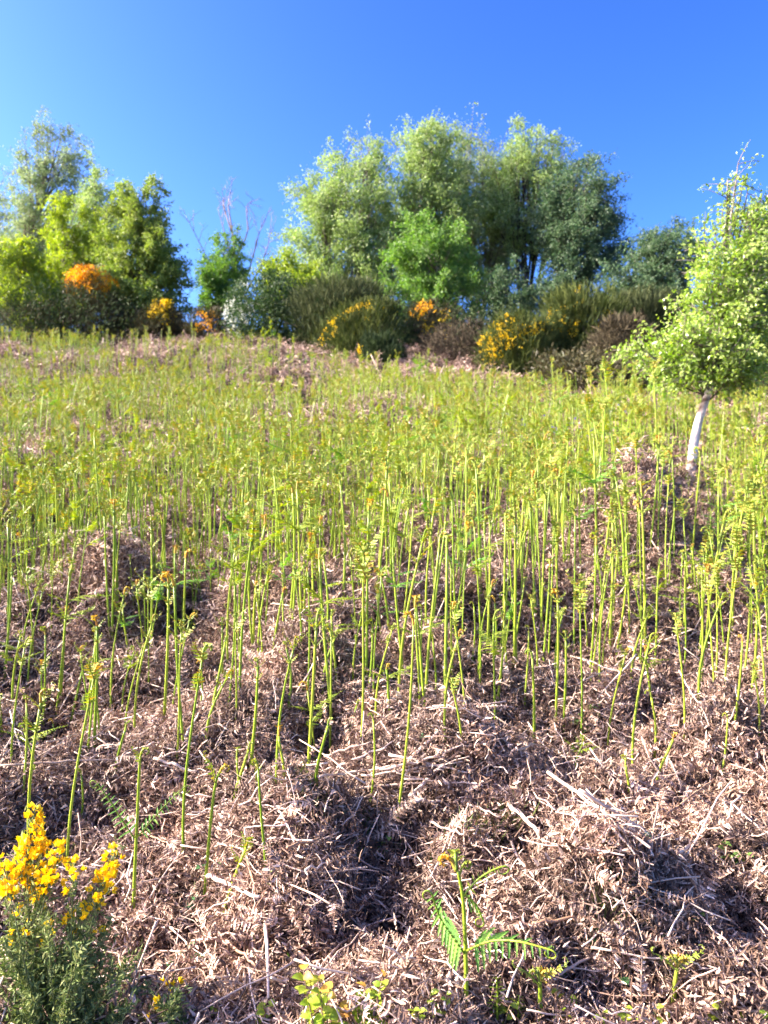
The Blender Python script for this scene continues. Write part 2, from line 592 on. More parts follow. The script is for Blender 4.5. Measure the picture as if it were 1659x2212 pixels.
def stem_pt(pat, t):
    V = np.concatenate(pat['smb'].v).reshape(9, -1, 3).mean(1)
    s = np.linspace(-0.06, 1, 9)
    return np.array([np.interp(t, s, V[:, k]) for k in range(3)])


PNAME = {'C': 'crozier', 'Y': 'young_frond', 'L': 'side_frond'}


def place_shoot(base, H, label, group, pidx, yaw=0.0, tilt=(0, 0), rust=False, green=False, name='bracken_shoot', hz=None):
    pat = PAT[pidx]
    k = H / pat['H']
    o = thing(name, label, 'bracken', tuple(base), (tilt[0], tilt[1], yaw), group)
    kt = (max(0.95, min(1.15, k)) if base[1] < 4.0 else max(0.7, min(1.0, k))) if hz is None else hz
    link('stem', pat['me'], o, scale=(kt, kt, k))
    for (lib, idx, t, y, p, sc) in pat['parts']:
        q = stem_pt(pat, t)
        me = {'C': (CRO_RU if rust else CRO_ME), 'Y': YOUNG_ME, 'L': (LEAFG_ME if green else LEAFY_ME)}[lib][idx]
        link(PNAME[lib], me, o, (q[0] * kt, q[1] * kt, q[2] * k), (0, p, y), sc * max(0.6, min(1.2, k)))
    return o


# merged copies for the far field
def merged_pat(pat, green):
    mb = MB()
    mb.merge(pat['smb'], None, 0)
    for (lib, idx, t, y, p, sc) in pat['parts']:
        q = stem_pt(pat, t)
        Mx = Matrix.Translation(Vector(q)) @ Euler((0, p, y)).to_matrix().to_4x4() @ Matrix.Scale(sc * {'C': 1.1, 'Y': 1.12, 'L': 0.95}[lib], 4)
        mb.merge({'C': CRO, 'Y': YOUNG, 'L': LEAFY}[lib][idx], Mx, {'C': 1, 'Y': 1, 'L': 2}[lib])
    return mb.mesh('field_shoot', [M['stem'], M['crozier'], M['frond_green'] if green else M['frond']], False)


FAR_SRC = [source('field_shoot', merged_pat(p, i % 5 == 4)) for i, p in enumerate(PAT)]

# ------------------------------------------------------------------ dead bracken litter
r = np.random.default_rng(5)
LIT = []
for k in range(5):      # collapsed dead pinnae
    LIT.append(make_frond(r.uniform(0.10, 0.17), 11, r.uniform(0.022, 0.034), 0.5, 0.7, r.uniform(-2, 1.5), r, 3, 0.009, 0.2, r.uniform(0.5, 1.6), r.uniform(0.5, 3), 0.0016))
for k in range(5):      # crumpled clumps of curled leaflets
    mb = MB()
    for j in range(30):
        c = r.normal(0, 0.022, 3) * np.array([1, 1, 0.5])
        ax = nrm(r.normal(0, 1, 3)); nm = nrm(r.normal(0, 1, 3))
        strip_leaf(mb, c, ax, nm, r.uniform(0.014, 0.032), r.uniform(0.004, 0.008), 3, r.uniform(-1, 1), r.uniform(-3.5, 3.5), 0.1)
    LIT.append(mb)
for k in range(3):      # twiggy bits
    mb = MB()
    for j in range(5):
        c = r.normal(0, 0.03, 3) * np.array([1, 1, 0.3])
        d = nrm(r.normal(0, 1, 3) * np.array([1, 1, 0.4]))
        l = r.uniform(0.05, 0.12)
        s = np.linspace(-0.5, 0.5, 4)[:, None]
        P = c + d * l * s + r.normal(0, 0.003, (4, 3))
        add_tube(mb, P, [0.0013, 0.0015, 0.0013, 0.0008], 4)
    LIT.append(mb)
for k in range(4):      # whole flattened fronds
    mb = make_frond(r.uniform(0.32, 0.45), 16, r.uniform(0.07, 0.11), 0.15, 0.25, r.uniform(-.6, .6), r, 6, 0.022, 0.55, r.uniform(0.2, 0.9), r.uniform(0.5, 2.5), 0.0026)
    LIT.append(mb)
NLIT = len(LIT)
STALK = []
for k in range(4):      # pale broken stalks
    mb = MB()
    l = r.uniform(0.10, 0.24); n = 5
    P = np.stack([np.linspace(-l / 2, l / 2, n), r.normal(0, 0.004, n), r.normal(0, 0.004, n)], -1)
    add_tube(mb, P, np.linspace(0.0024, 0.0015, n), 5)
    STALK.append(mb)
LIT_SRC = [source('litter_piece', m.mesh('litter_piece', M['litter'], False)) for m in LIT]


def zone(y0, y1, dens, r, pad=0.9, cols=1):
    """random points over the visible wedge between two depths"""
    hw = lambda y: y * 0.52 + pad
    n = int(dens * (y1 - y0) * (hw(y0) + hw(y1)))
    y = r.uniform(y0, y1, n * 2)
    x = r.uniform(-1, 1, n * 2) * hw(y1)
    ok = np.abs(x) < hw(y)
    return x[ok][:n], y[ok][:n]


PX, PY, SC = [], [], []
for (a, b, dn, s0, s1) in ((0.9, 2.0, 2600, 0.7, 1.15), (2.0, 3.2, 2100, .75, 1.25), (3.2, 5.0, 1100, 0.9, 1.6), (5.0, 8.0, 520, 1.2, 2.0),
                           (8.0, 14.0, 160, 1.8, 3.0), (14.0, 27.0, 45, 2.6, 4.0)):
    x, y = zone(a, b, dn, r)
    x2, y2 = zone(a, b, dn * 2.4, r)                  # steep faces take as many pieces per area as flat ones
    steep = 1 / normal_at(x2, y2)[:, 2] - 1
    k = r.random(len(x2)) < np.clip(steep / 1.6, 0, 1)
    x = np.concatenate([x, x2[k]]); y = np.concatenate([y, y2[k]])
    PX.append(x); PY.append(y); SC.append(r.uniform(s0, s1, len(x)))
PX = np.concatenate(PX); PY = np.concatenate(PY); SC = np.concatenate(SC)
NN = normal_at(PX, PY)
NT = nrm(NN + r.normal(0, 0.6, NN.shape))
off = (np.abs(r.normal(0, 0.022, len(PX))) * np.clip(SC, 0.6, 2))[:, None] * NN
PZ = height(PX, PY) + off[:, 2]
PX = PX + off[:, 0]; PY = PY + off[:, 1]
E = mat_to_euler(frames(NT, r.uniform(0, 6.283, len(PX))))
I = r.choice(len(LIT), len(PX), p=np.array([.055] * 5 + [.11] * 5 + [.055] * 3 + [.0014] * 4) / np.sum([.055] * 5 + [.11] * 5 + [.055] * 3 + [.0014] * 4))
whole = I >= NLIT - 4
I = np.where(whole & (PY > 5.5), 5, I)
whole &= PY <= 5.5
SC = np.where(whole, r.uniform(0.4, 0.75, len(SC)), SC)
pick = (r.random(len(PX)) < 0.085) & ~whole                    # some of the pieces are stalks lying on top
I = np.where(pick, NLIT + r.integers(0, 4, len(PX)), I)
PZ = PZ + pick * 0.035
LIT_SRC += [source('stalk_piece', m.mesh('stalk_piece', M['straw'], True)) for m in STALK]
lit = scatter('dead_bracken_litter', np.stack([PX, PY, PZ], -1), E, SC, I, LIT_SRC)
tag(lit, 'pinkish brown crumpled dead bracken litter covering the slope', 'litter', kind='stuff')

# ------------------------------------------------------------------ young bracken, one by one where it shows largest
GRP = 'young bracken shoots standing in the dead litter'
r = np.random.default_rng(77)
hooks = [i for i, p in enumerate(PAT) if p['kind'] == 'hook']
forks = [i for i, p in enumerate(PAT) if p['kind'] == 'fork']
leafs = [i for i, p in enumerate(PAT) if p['kind'] == 'leaf']
near = [  # base px, top px, kind
    (575, 1905, 578, 1680, 'hook'), (25, 1680, 27, 1400, 'fork'), (92, 1610, 96, 1460, 'fork'), (250, 1690, 252, 1585, 'hook'),
    (505, 1755, 508, 1640, 'hook'), (518, 1760, 523, 1655, 'hook'), (540, 1762, 540, 1690, 'hook'), (597, 1705, 608, 1400, 'fork'), (613, 1695, 613, 1610, 'hook'),
    (683, 1705, 683, 1580, 'hook'), (743, 1655, 747, 1540, 'hook'), (800, 1752, 804, 1565, 'hook'), (858, 1790, 895, 1340, 'hook'),
    (962, 1625, 963, 1395, 'fork'), (995, 1655, 998, 1505, 'fork'), (1255, 1612, 1262, 1280, 'fork'), (1313, 1652, 1318, 1420, 'fork'),
    (1218, 1595, 1210, 1390, 'fork'), (1200, 1615, 1192, 1300, 'fork'), (1415, 1645, 1418, 1525, 'hook'), (1478, 1605, 1480, 1345, 'fork'),
    (1560, 1695, 1566, 1575, 'hook'), (1585, 1612, 1592, 1400, 'hook'), (1638, 1612, 1646, 1460, 'fork'), (1356, 1745, 1358, 1670, 'hook'),
    (1240, 1700, 1238, 1620, 'leaf'), (180, 1628, 186, 1400, 'leaf'), (190, 1640, 196, 1380, 'hook'), (130, 1545, 134, 1330, 'fork'),
    (152, 1605, 154, 1470, 'hook'), (213, 1608, 216, 1440, 'fork'), (240, 1560, 246, 1290, 'fork'), (290, 1605, 303, 1345, 'fork'),
    (370, 1572, 384, 1340, 'fork'), (383, 1645, 398, 1365, 'fork'), (447, 1622, 449, 1480, 'fork'), (458, 1570, 462, 1400, 'hook'),
    (495, 1535, 504, 1270, 'hook'), (510, 1575, 522, 1350, 'fork'), (541, 1690, 542, 1450, 'fork'), (622, 1548, 625, 1420, 'hook'),
    (664, 1545, 662, 1235, 'hook'), (698, 1535, 702, 1390, 'fork'), (728, 1490, 730, 1340, 'leaf'), (763, 1500, 766, 1310, 'leaf'),
    (812, 1560, 814, 1370, 'fork'), (843, 1545, 846, 1460, 'leaf'), (320, 1530, 328, 1270, 'fork'), (30, 1580, 33, 1380, 'leaf'),
    (1035, 1480, 1038, 1270, 'fork'), (1075, 1545, 1077, 1350, 'fork'), (1132, 1555, 1134, 1370, 'hook'), (1160, 1480, 1163, 1300, 'fork'),
    (1510, 1520, 1514, 1300, 'fork'), (1545, 1490, 1550, 1240, 'fork'), (1608, 1470, 1612, 1260, 'leaf'), (1365, 1480, 1367, 1330, 'fork'),
    (1412, 1570, 1410, 1430, 'leaf'), (940, 1520, 942, 1400, 'hook'), (905, 1470, 902, 1330, 'hook'), (1020, 1440, 1022, 1320, 'hook'),
    (430, 1560, 432, 1450, 'hook'), (265, 1560, 268, 1420, 'leaf'), (60, 1500, 62, 1280, 'fork'), (10, 1480, 14, 1240, 'fork'),
    (1095, 1460, 1097, 1300, 'hook'), (1420, 1700, 1424, 1610, 'hook'), (170, 1820, 171, 1700, 'hook'), (75, 1690, 76, 1600, 'leaf'),
    (650, 1420, 655, 1240, 'fork'), (565, 1460, 570, 1270, 'fork'), (590, 1440, 592, 1290, 'hook'),
]
MARKS = [(at(130, 2050), 'beside the yellow flowering gorse'), (at(1005, 2140), 'close to the large young fern'), (at(880, 1740), 'by the pile of straw stems'),
         (at(1390, 1300), 'on the rounded brown mound'), (at(1450, 1600), 'beside the blackest hollow'), (at(1490, 1032), 'near the lone birch'),
         (at(400, 1380), 'around a dark litter hollow'), (at(640, 1580), 'on open pinkish litter'), (at(1250, 1850), 'above the longest slanting dead stem')]


def shoot_label(kd, H, lean, rust, p):
    size = 'tall' if H > 0.58 else ('short' if H < 0.36 else 'middling')
    tip = {'hook': 'rolled hook tip', 'fork': 'forking curled fronds', 'leaf': 'half opened leafy fronds'}[kd]
    dist = [math.hypot(p[0] - m[0][0], p[1] - m[0][1]) / (0.4 + 0.12 * m[0][1]) for m in MARKS]
    where = MARKS[int(np.argmin(dist))][1] if p[1] < 6.3 or min(dist) < 1.2 else 'in the dense green stand'
    return f"{size} {'leaning' if abs(lean) > 0.06 else 'upright'} bracken shoot with {'rusty ' if rust else ''}{tip} {where}"


n_ind = 0
taken = []
for (bx, by, tx, ty, kd) in near:
    b = at(bx, by)
    H = (by - ty) / F_ * b[1] * 0.93
    lib = {'hook': hooks, 'fork': forks, 'leaf': leafs}[kd]
    lean = math.atan2((tx - bx), (by - ty))
    ru = r.random() < 0.25
    place_shoot(b + np.array([0, 0, 0.015]), H + 0.02, shoot_label(kd, H, lean, ru, b), GRP, lib[int(r.integers(len(lib)))], r.uniform(-.4, .4), (r.uniform(-.05, .05), lean), rust=ru)
    taken.append(b)
    n_ind += 1

# random ones up the slope
BIRCH_D = float(at(1490, 1036)[1])
BIRCH_X = (1490 - W_ / 2) / F_ * BIRCH_D
FX, FY = [], []
for (a, b, dn) in ((1.9, 2.6, 4), (2.6, 3.3, 22), (3.3, 4.2, 46), (4.2, 5.5, 72), (5.5, 7.5, 66), (7.5, 11, 48), (11, 16, 32), (16, 25, 26)):
    x, y = zone(a, b, dn, r, pad=1.0)
    FX.append(x); FY.append(y)
FX = np.concatenate(FX); FY = np.concatenate(FY)
dens = vnoise(FX * 0.6, FY * 0.5, 91) + 0.5 * vnoise(FX * 1.8, FY * 1.5, 92)
pxx = FX / FY * F_ + W_ / 2
keep = (dens > np.where(FY > 7, -0.07, -0.22) + r.uniform(-.25, .1, len(FX)))
eg = [at(px, py, lambda X, Y: hbase(X, Y) + 0.5) for px, py in ((-100, 722), (200, 724), (450, 735), (700, 775), (820, 800), (1000, 790), (1100, 826), (1250, 838), (1400, 858), (1560, 890), (1800, 890))]
edge = np.interp(FX / FY, [q[0] / q[1] for q in eg], [min(24.3, q[1]) for q in eg])      # foot of the scrub
keep &= FY < edge
FX, FY = FX[keep], FY[keep]
FZ = height(FX, FY)
inview = (np.abs(FX / FY) < 0.49)
order = np.argsort(np.where(inview, FY, 1e6))
n_more = 300 - n_ind
ind = order[:n_more]
far = order[n_more:]
for i in ind:
    y = FY[i]
    pl = min(0.75, max(0.20, (y - 2.6) / 4))
    kd = 'leaf' if r.random() < pl else ('fork' if r.random() < 0.65 else 'hook')
    lib = {'hook': hooks, 'fork': forks, 'leaf': leafs}[kd]
    ru = r.random() < 0.2; H = r.uniform(0.30, 0.74); ln = r.normal(0, .035)
    place_shoot((FX[i], FY[i], FZ[i] - 0.01), H, shoot_label(kd, H, ln, ru, (FX[i], FY[i])), GRP, lib[int(r.integers(len(lib)))], r.uniform(-.8, .8), (r.normal(0, .05), ln), rust=ru, green=r.random() < 0.2)
P = np.stack([FX[far], FY[far], FZ[far] - 0.01], -1)
E = np.stack([r.normal(0, .06, len(far)), r.normal(0, .06, len(far)), r.uniform(0, 6.28, len(far))], -1)
lush = vnoise(P[:, 0] * 0.5, P[:, 1] * 0.4, 77) * 1.2 + 0.24
I = np.where(r.random(len(far)) < lush, r.choice(leafs, len(far)), r.choice(forks + hooks[:2], len(far)))
SF = r.uniform(0.7, 1.2, len(far))
gap = (np.abs(P[:, 0] - BIRCH_X * P[:, 1] / BIRCH_D) < 0.17) & (P[:, 1] > BIRCH_D - 3.0) & (P[:, 1] < BIRCH_D + 0.4)
SF = np.where(gap, 0.35, SF)                      # trodden, later shoots before the lone birch
fld = scatter('bracken_field', P, E, SF, I, FAR_SRC)
tag(fld, 'yellow green young bracken shoots covering the upper slope', 'bracken', kind='stuff')

# ------------------------------------------------------------------ trees
M['bark_grey'] = bark_mat('bark_grey', (0.07, 0.055, 0.045), (0.22, 0.19, 0.16), scale=6)
M['bark_dark'] = bark_mat('bark_dark', (0.03, 0.024, 0.02), (0.10, 0.08, 0.065), scale=6)
M['bark_birch'] = bark_mat('bark_birch', (0.14, 0.09, 0.07), (0.66, 0.57, 0.51), scale=5, stretch=(1, 1, 2.2), lo=0.36, hi=0.50)
M['bark_dead'] = bark_mat('bark_dead', (0.17, 0.13, 0.11), (0.30, 0.24, 0.20), scale=8)
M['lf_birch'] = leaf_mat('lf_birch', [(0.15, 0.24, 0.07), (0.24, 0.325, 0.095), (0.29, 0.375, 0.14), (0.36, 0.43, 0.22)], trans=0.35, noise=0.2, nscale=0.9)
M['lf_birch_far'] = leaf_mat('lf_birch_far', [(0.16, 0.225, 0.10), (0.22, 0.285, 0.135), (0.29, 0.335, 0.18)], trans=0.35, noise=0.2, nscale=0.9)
M['lf_yellow'] = leaf_mat('lf_yellow', [(0.20, 0.29, 0.05), (0.27, 0.35, 0.06), (0.34, 0.40, 0.09)], trans=0.42, noise=0.15)
M['lf_green'] = leaf_mat('lf_green', [(0.10, 0.20, 0.05), (0.15, 0.26, 0.06), (0.20, 0.31, 0.08)], trans=0.38, noise=0.2)
M['lf_mid'] = leaf_mat('lf_mid', [(0.15, 0.22, 0.05), (0.21, 0.28, 0.065), (0.28, 0.33, 0.10)], trans=0.35, noise=0.2)
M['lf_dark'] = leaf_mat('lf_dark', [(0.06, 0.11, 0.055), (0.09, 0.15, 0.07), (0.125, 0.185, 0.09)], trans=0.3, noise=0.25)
M['lf_bright'] = leaf_mat('lf_bright', [(0.17, 0.28, 0.045), (0.24, 0.35, 0.055), (0.38, 0.46, 0.15), (0.20, 0.32, 0.05)], trans=0.42, rough=0.32, spec=0.6)
M['haw'] = leaf_mat('haw', [(0.030, 0.06, 0.022), (0.045, 0.08, 0.028), (0.07, 0.115, 0.04)], trans=0.2, rough=0.5, spec=0.2)
M['white'] = leaf_mat('white_blossom', [(0.62, 0.66, 0.56), (0.75, 0.77, 0.70)], trans=0.2)
M['broom'] = leaf_mat('broom', [(0.042, 0.062, 0.018), (0.075, 0.10, 0.026), (0.12, 0.14, 0.04)], trans=0.15, spec=0.12, rough=0.7, noise=0.25)
M['broom_grey'] = leaf_mat('broom_grey', [(0.04, 0.052, 0.022), (0.07, 0.088, 0.034), (0.11, 0.125, 0.05)], trans=0.15, spec=0.12, rough=0.7, noise=0.25)
M['broom_dark'] = leaf_mat('broom_dark', [(0.025, 0.045, 0.02), (0.04, 0.065, 0.025), (0.06, 0.085, 0.03)], trans=0.12, spec=0.12, rough=0.7, noise=0.2)
M['gorse_brown'] = leaf_mat('gorse_brown', [(0.055, 0.05, 0.022), (0.09, 0.075, 0.03), (0.07, 0.08, 0.03)], trans=0.1)
M['scrub_brown'] = leaf_mat('scrub_brown', [(0.05, 0.04, 0.022), (0.095, 0.077, 0.04), (0.16, 0.125, 0.07)], trans=0.0, rough=0.8, noise=0.2)
M['scrub_purple'] = leaf_mat('scrub_purple', [(0.05, 0.036, 0.021), (0.09, 0.07, 0.04), (0.15, 0.115, 0.067)], trans=0.0, rough=0.8)
M['fl_yellow'] = leaf_mat('fl_yellow', [(0.74, 0.52, 0.012), (0.86, 0.64, 0.02), (0.80, 0.54, 0.015)], trans=0.25, by='both')
M['fl_orange'] = leaf_mat('fl_orange', [(0.82, 0.40, 0.010), (0.88, 0.50, 0.015), (0.74, 0.32, 0.010)], trans=0.25, by='both')


class Env:
    """crown envelope from a traced outline at a distance: centre line and half-width by height"""
    def __init__(self, prof, d):
        p = sorted(prof, key=lambda q: -q[0])
        self.z = np.array([ray(0, q[0], d)[2] for q in p])
        self.l = np.array([ray(q[1], 0, d)[0] for q in p])
        self.r = np.array([ray(q[2], 0, d)[0] for q in p])
        self.d = d

    def c(self, z): return (np.interp(z, self.z, self.l) + np.interp(z, self.z, self.r)) / 2
    def w(self, z): return (np.interp(z, self.z, self.r) - np.interp(z, self.z, self.l)) / 2

    def sample(self, n, r, shell=0.5, depth=0.85, wmin=0.0):
        zz = np.linspace(self.z[0], self.z[-1], 60)
        ww = np.maximum(self.w(zz), wmin) ** 1.6
        cdf = np.cumsum(ww); cdf /= cdf[-1]
        z = np.interp(r.random(n), cdf, zz)
        th = r.uniform(0, 2 * math.pi, n)
        rad = r.random(n) ** shell
        w = self.w(z)
        x = self.c(z) + np.cos(th) * rad * w
        y = self.d + np.sin(th) * rad * w * depth
        return np.stack([x, y, z], -1), th, rad


def bez(a, c, b, n=6):
    t = np.linspace(0, 1, n)[:, None]
    return (1 - t) ** 2 * a + 2 * t * (1 - t) * c + t * t * b


def tree(name, label, cat, prof, d, leafm, nleaf, lsize, barkm, tr, r, ncl=90, base=None, stems=1, wind=0.25, twig=0.5, up=0.5,
         group=None, trunk_pts=None, shell=0.55, lw=0.62, clear=0.0, tspread=0.12, extra=0, depth=0.85):
    if not extra:
        nleaf = int(nleaf * 2.3); lsize *= 1.02; ncl = int(ncl * 1.25); twig *= 1.1
    e = Env(prof, d)
    zt = e.z[-1]
    bx = e.c(e.z[0]) if base is None else ray(base, 0, d)[0]
    bz = float(height(bx, d))
    root = thing(name, label, cat, (bx, d, bz), group=group)
    O = np.array([bx, d, bz])
    # trunk or trunks
    lines = []
    for k in range(stems):
        if trunk_pts is not None and k == 0:
            P = np.array([ray(px, py, d) for px, py in trunk_pts])
            P[0] = O - np.array([0, 0, 0.1])
            tt = np.linspace(0, 1, len(P)); t2 = np.linspace(0, 1, 22)
            P = np.stack([np.interp(t2, tt, P[:, a]) for a in range(3)], -1)
            for _ in range(3):
                P[1:-1] = (P[:-2] + 2 * P[1:-1] + P[2:]) / 4
        else:
            fr = (k - (stems - 1) / 2) / max(1, stems - 1) * 2 if stems > 1 else 0
            s = np.linspace(0, 1, 14)
            topz = bz + (zt - bz) * (0.90 - 0.25 * abs(fr) * r.uniform(.3, 1))
            z = bz - 0.1 + (topz - bz + 0.1) * s
            cx = e.c(np.clip(z, e.z[0], zt)); w = e.w(np.clip(z, e.z[0], zt))
            x = bx + (cx - bx) * s + fr * (0.10 + 0.6 * s) * np.maximum(w, e.w(e.z).max() * 0.5) * 0.75 + 0.06 * np.sin(s * 7 + r.uniform(0, 6))
            y = d + r.uniform(-1, 1) * tspread * 5 * s + 0.05 * np.sin(s * 6 + r.uniform(0, 6))
            P = np.stack([x, y, z], -1)
        lines.append(P)
        rr = tr * (0.7 if stems > 1 else 1.0) * r.uniform(0.8, 1.1)
        mbt = MB()
        add_tube(mbt, P - O, rr * (1 - 0.88 * np.linspace(0, 1, len(P))) * (1 + (0.0 if extra else 0.35) * np.exp(-np.linspace(0, 1, len(P)) * 14)), 10)
        link('trunk', mbt.mesh('trunk', barkm, True), root)
    # branch skeleton to the clumps, leaves strung along fine twigs
    C, th, rad = e.sample(ncl, r, shell, depth)
    mbb = MB(); LP, LA, LS = [], [], []
    per = nleaf / ncl
    for k in range(ncl):
        c = C[k]
        ln = lines[int(np.argmin([abs(np.interp(c[2], l[:, 2], l[:, 0]) - c[0]) + r.uniform(0, .3) for l in lines]))]
        zz = bz + (c[2] - bz) * r.uniform(0.55, 0.85)
        zz = max(zz, bz + (zt - bz) * 0.10)
        if extra: zz = max(zz, e.z[0] + r.uniform(-0.12, 0.5))
        a = np.array([np.interp(zz, ln[:, 2], ln[:, 0]), np.interp(zz, ln[:, 2], ln[:, 1]), zz])
        ctrl = a * 0.45 + c * 0.55 + np.array([0, 0, -0.12 * np.linalg.norm(c - a)])
        B = bez(a, ctrl, c, 6)
        lth = np.linalg.norm(c - a)
        add_tube(mbb, B - O, np.linspace(min(tr * (0.2 if extra else 0.32), 0.012 + 0.012 * lth), 0.005, 6), 4)
        nt = 5
        W = e.w(c[2])
        outw = np.array([c[0] - e.c(c[2]), c[1] - d, 0]); outw = outw / max(0.2, np.linalg.norm(outw))
        for j in range(nt):
            L = twig * r.uniform(0.5, 1.2) * (0.6 + 0.4 * min(1, W))
            dr = outw * 0.7 + np.array([wind, 0, up]) + r.normal(0, 0.65, 3)
            dr /= np.linalg.norm(dr)
            s0 = B[r.integers(3, 6)]
            ctl = s0 + dr * L * 0.55
            tip = s0 + dr * L + np.array([wind * 0.25 * L, 0, -0.18 * L])
            T = bez(s0, ctl, tip, 4)
            add_tube(mbb, T - O, [0.005, 0.004, 0.003, 0.0015], 3)
            m = max(3, int(per / nt * r.uniform(0.3, 1.7) * (1 if not extra else 1.25 - 0.75 * (c[2] - e.z[0]) / (zt - e.z[0]))))
            t = r.random(m)[:, None] ** 0.8
            p = (1 - t) ** 2 * s0 + 2 * t * (1 - t) * ctl + t * t * tip + r.normal(0, (0.10 if extra else 0.125) * twig, (m, 3))
            LP.append(p); LA.append(np.tile(dr, (m, 1)) * 0.5 + r.normal(0, 0.8, (m, 3)) + [0, 0, -0.3])
    LP = np.concatenate(LP); LA = np.concatenate(LA)
    if extra:
        ok = LP[:, 2] > e.z[0] - 0.06
        LP, LA = LP[ok], LA[ok]
    link('branchwork', mbb.mesh('branchwork', M['bark_grey'] if barkm == M['bark_birch'] else barkm, True), root)
    sz = lsize * r.uniform(0.65, 1.3, len(LP))
    nmv = r.normal(0, 1, LP.shape) + [0, 0, 0.6]
    if extra:
        # the leaves nearest the viewer one by one
        order = np.argsort(LP[:, 1] + r.normal(0, .05, len(LP)))
        pick = order[:extra]
        lm = MB(); leaves(lm, np.zeros((1, 3)), np.array([[1.0, 0, 0]]), np.array([[0, 0, 1.0]]), np.array([1.0]), np.array([lw]))
        lme = lm.mesh('leaf', leafm)
        for i in pick:
            A = nrm(LA[i]); S = nrm(np.cross(nmv[i], A)); Nn = np.cross(A, S)
            eu = mat_to_euler(np.stack([A, S, Nn], -1)[None])[0]
            link('leaf', lme, root, tuple(LP[i] - O), tuple(eu), float(sz[i]))
        rest = order[extra:]
        LP, LA, nmv, sz = LP[rest], LA[rest], nmv[rest], sz[rest]
    lm = MB()
    leaves(lm, LP - O, LA, nmv, sz, sz * lw)
    cr = link('crown', lm.mesh('crown', leafm), root)
    if extra: cr['kind'] = 'stuff'
    return root


r = np.random.default_rng(101)
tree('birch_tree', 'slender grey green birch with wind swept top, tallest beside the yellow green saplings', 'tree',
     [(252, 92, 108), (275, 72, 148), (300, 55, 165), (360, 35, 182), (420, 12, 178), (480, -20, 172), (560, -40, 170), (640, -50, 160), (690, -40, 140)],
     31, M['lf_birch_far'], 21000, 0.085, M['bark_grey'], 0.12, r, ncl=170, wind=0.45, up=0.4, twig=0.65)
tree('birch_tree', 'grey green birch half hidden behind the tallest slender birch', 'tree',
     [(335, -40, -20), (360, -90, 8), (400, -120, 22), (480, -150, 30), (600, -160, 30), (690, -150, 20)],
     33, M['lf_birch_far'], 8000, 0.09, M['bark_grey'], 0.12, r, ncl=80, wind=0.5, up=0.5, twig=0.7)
tree('birch_tree', 'narrow pale green birch with thin wispy top behind the yellow green sapling', 'tree',
     [(340, 200, 215), (365, 188, 232), (390, 172, 245), (440, 158, 252), (500, 150, 262), (580, 140, 262), (680, 140, 250)],
     28.5, M['lf_birch'], 12000, 0.08, M['bark_grey'], 0.09, r, ncl=80, wind=0.45, up=0.6, twig=0.6)
tree('sapling_tree', 'bright yellow green sapling standing behind the orange flowering gorse', 'tree',
     [(400, 142, 165), (430, 128, 195), (470, 105, 205), (520, 88, 212), (580, 70, 220), (640, 62, 220), (700, 60, 180)],
     26, M['lf_yellow'], 9000, 0.085, M['bark_grey'], 0.07, r, ncl=75, wind=0.2, up=0.6, twig=0.5)
tree('sapling_tree', 'low bushy yellow green sapling with leaves down to the bracken', 'tree',
     [(500, -25, 5), (540, -40, 60), (590, -40, 95), (640, -20, 130), (680, 20, 140), (708, 45, 120)],
     24.3, M['lf_yellow'], 8000, 0.085, M['bark_grey'], 0.06, r, ncl=70, wind=0.2, up=0.4, twig=0.5)
tree('alder_tree', 'dense conical mid green tree, bright on one flank and dark on the other', 'tree',
     [(393, 292, 318), (405, 270, 345), (430, 250, 355), (480, 232, 366), (540, 218, 382), (600, 212, 396), (660, 222, 402), (700, 240, 400)],
     24.6, M['lf_mid'], 21000, 0.085, M['bark_dark'], 0.11, r, ncl=130, wind=0.2, up=0.5, twig=0.5, shell=0.45)
tree('small_tree', 'small pointed fresh green tree in front of the bare dead tree', 'tree',
     [(485, 482, 500), (505, 455, 520), (540, 440, 528), (580, 432, 532), (630, 428, 526), (670, 430, 515)],
     27.6, M['lf_green'], 7000, 0.08, M['bark_dark'], 0.06, r, ncl=60, wind=0.15, up=0.5, twig=0.45)
tree('small_tree', 'low yellow green leafy tree rising behind the white flowering hawthorn', 'tree',
     [(553, 600, 640), (570, 560, 670), (600, 530, 700), (640, 515, 720), (680, 520, 720)],
     24.5, M['lf_yellow'], 8000, 0.085, M['bark_dark'], 0.06, r, ncl=70, wind=0.1, up=0.5, twig=0.5)
tree('birch_tree', 'broad loose grey green birch beside the low yellow green tree', 'tree',
     [(280, 755, 780), (300, 728, 810), (340, 705, 838), (380, 670, 850), (430, 642, 862), (490, 622, 862), (550, 625, 860), (610, 640, 850), (660, 655, 840)],
     28, M['lf_birch'], 20000, 0.09, M['bark_grey'], 0.13, r, ncl=150, wind=0.15, up=0.4, twig=0.75, stems=2)
tree('birch_tree', 'highest birch on the crest, pale green crown above the bright green rowan', 'tree',
     [(238, 905, 935), (255, 885, 962), (290, 872, 990), (340, 862, 1010), (400, 852, 1020), (460, 836, 1030), (540, 830, 1020), (640, 840, 980)],
     29, M['lf_birch'], 21000, 0.09, M['bark_grey'], 0.14, r, ncl=150, wind=0.2, up=0.5, twig=0.75)
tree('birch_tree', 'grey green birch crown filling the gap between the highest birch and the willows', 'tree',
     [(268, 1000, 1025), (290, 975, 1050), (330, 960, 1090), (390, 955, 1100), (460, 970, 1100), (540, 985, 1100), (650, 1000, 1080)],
     31, M['lf_birch_far'], 13000, 0.09, M['bark_grey'], 0.12, r, ncl=110, wind=0.25, up=0.4, twig=0.75, stems=2)
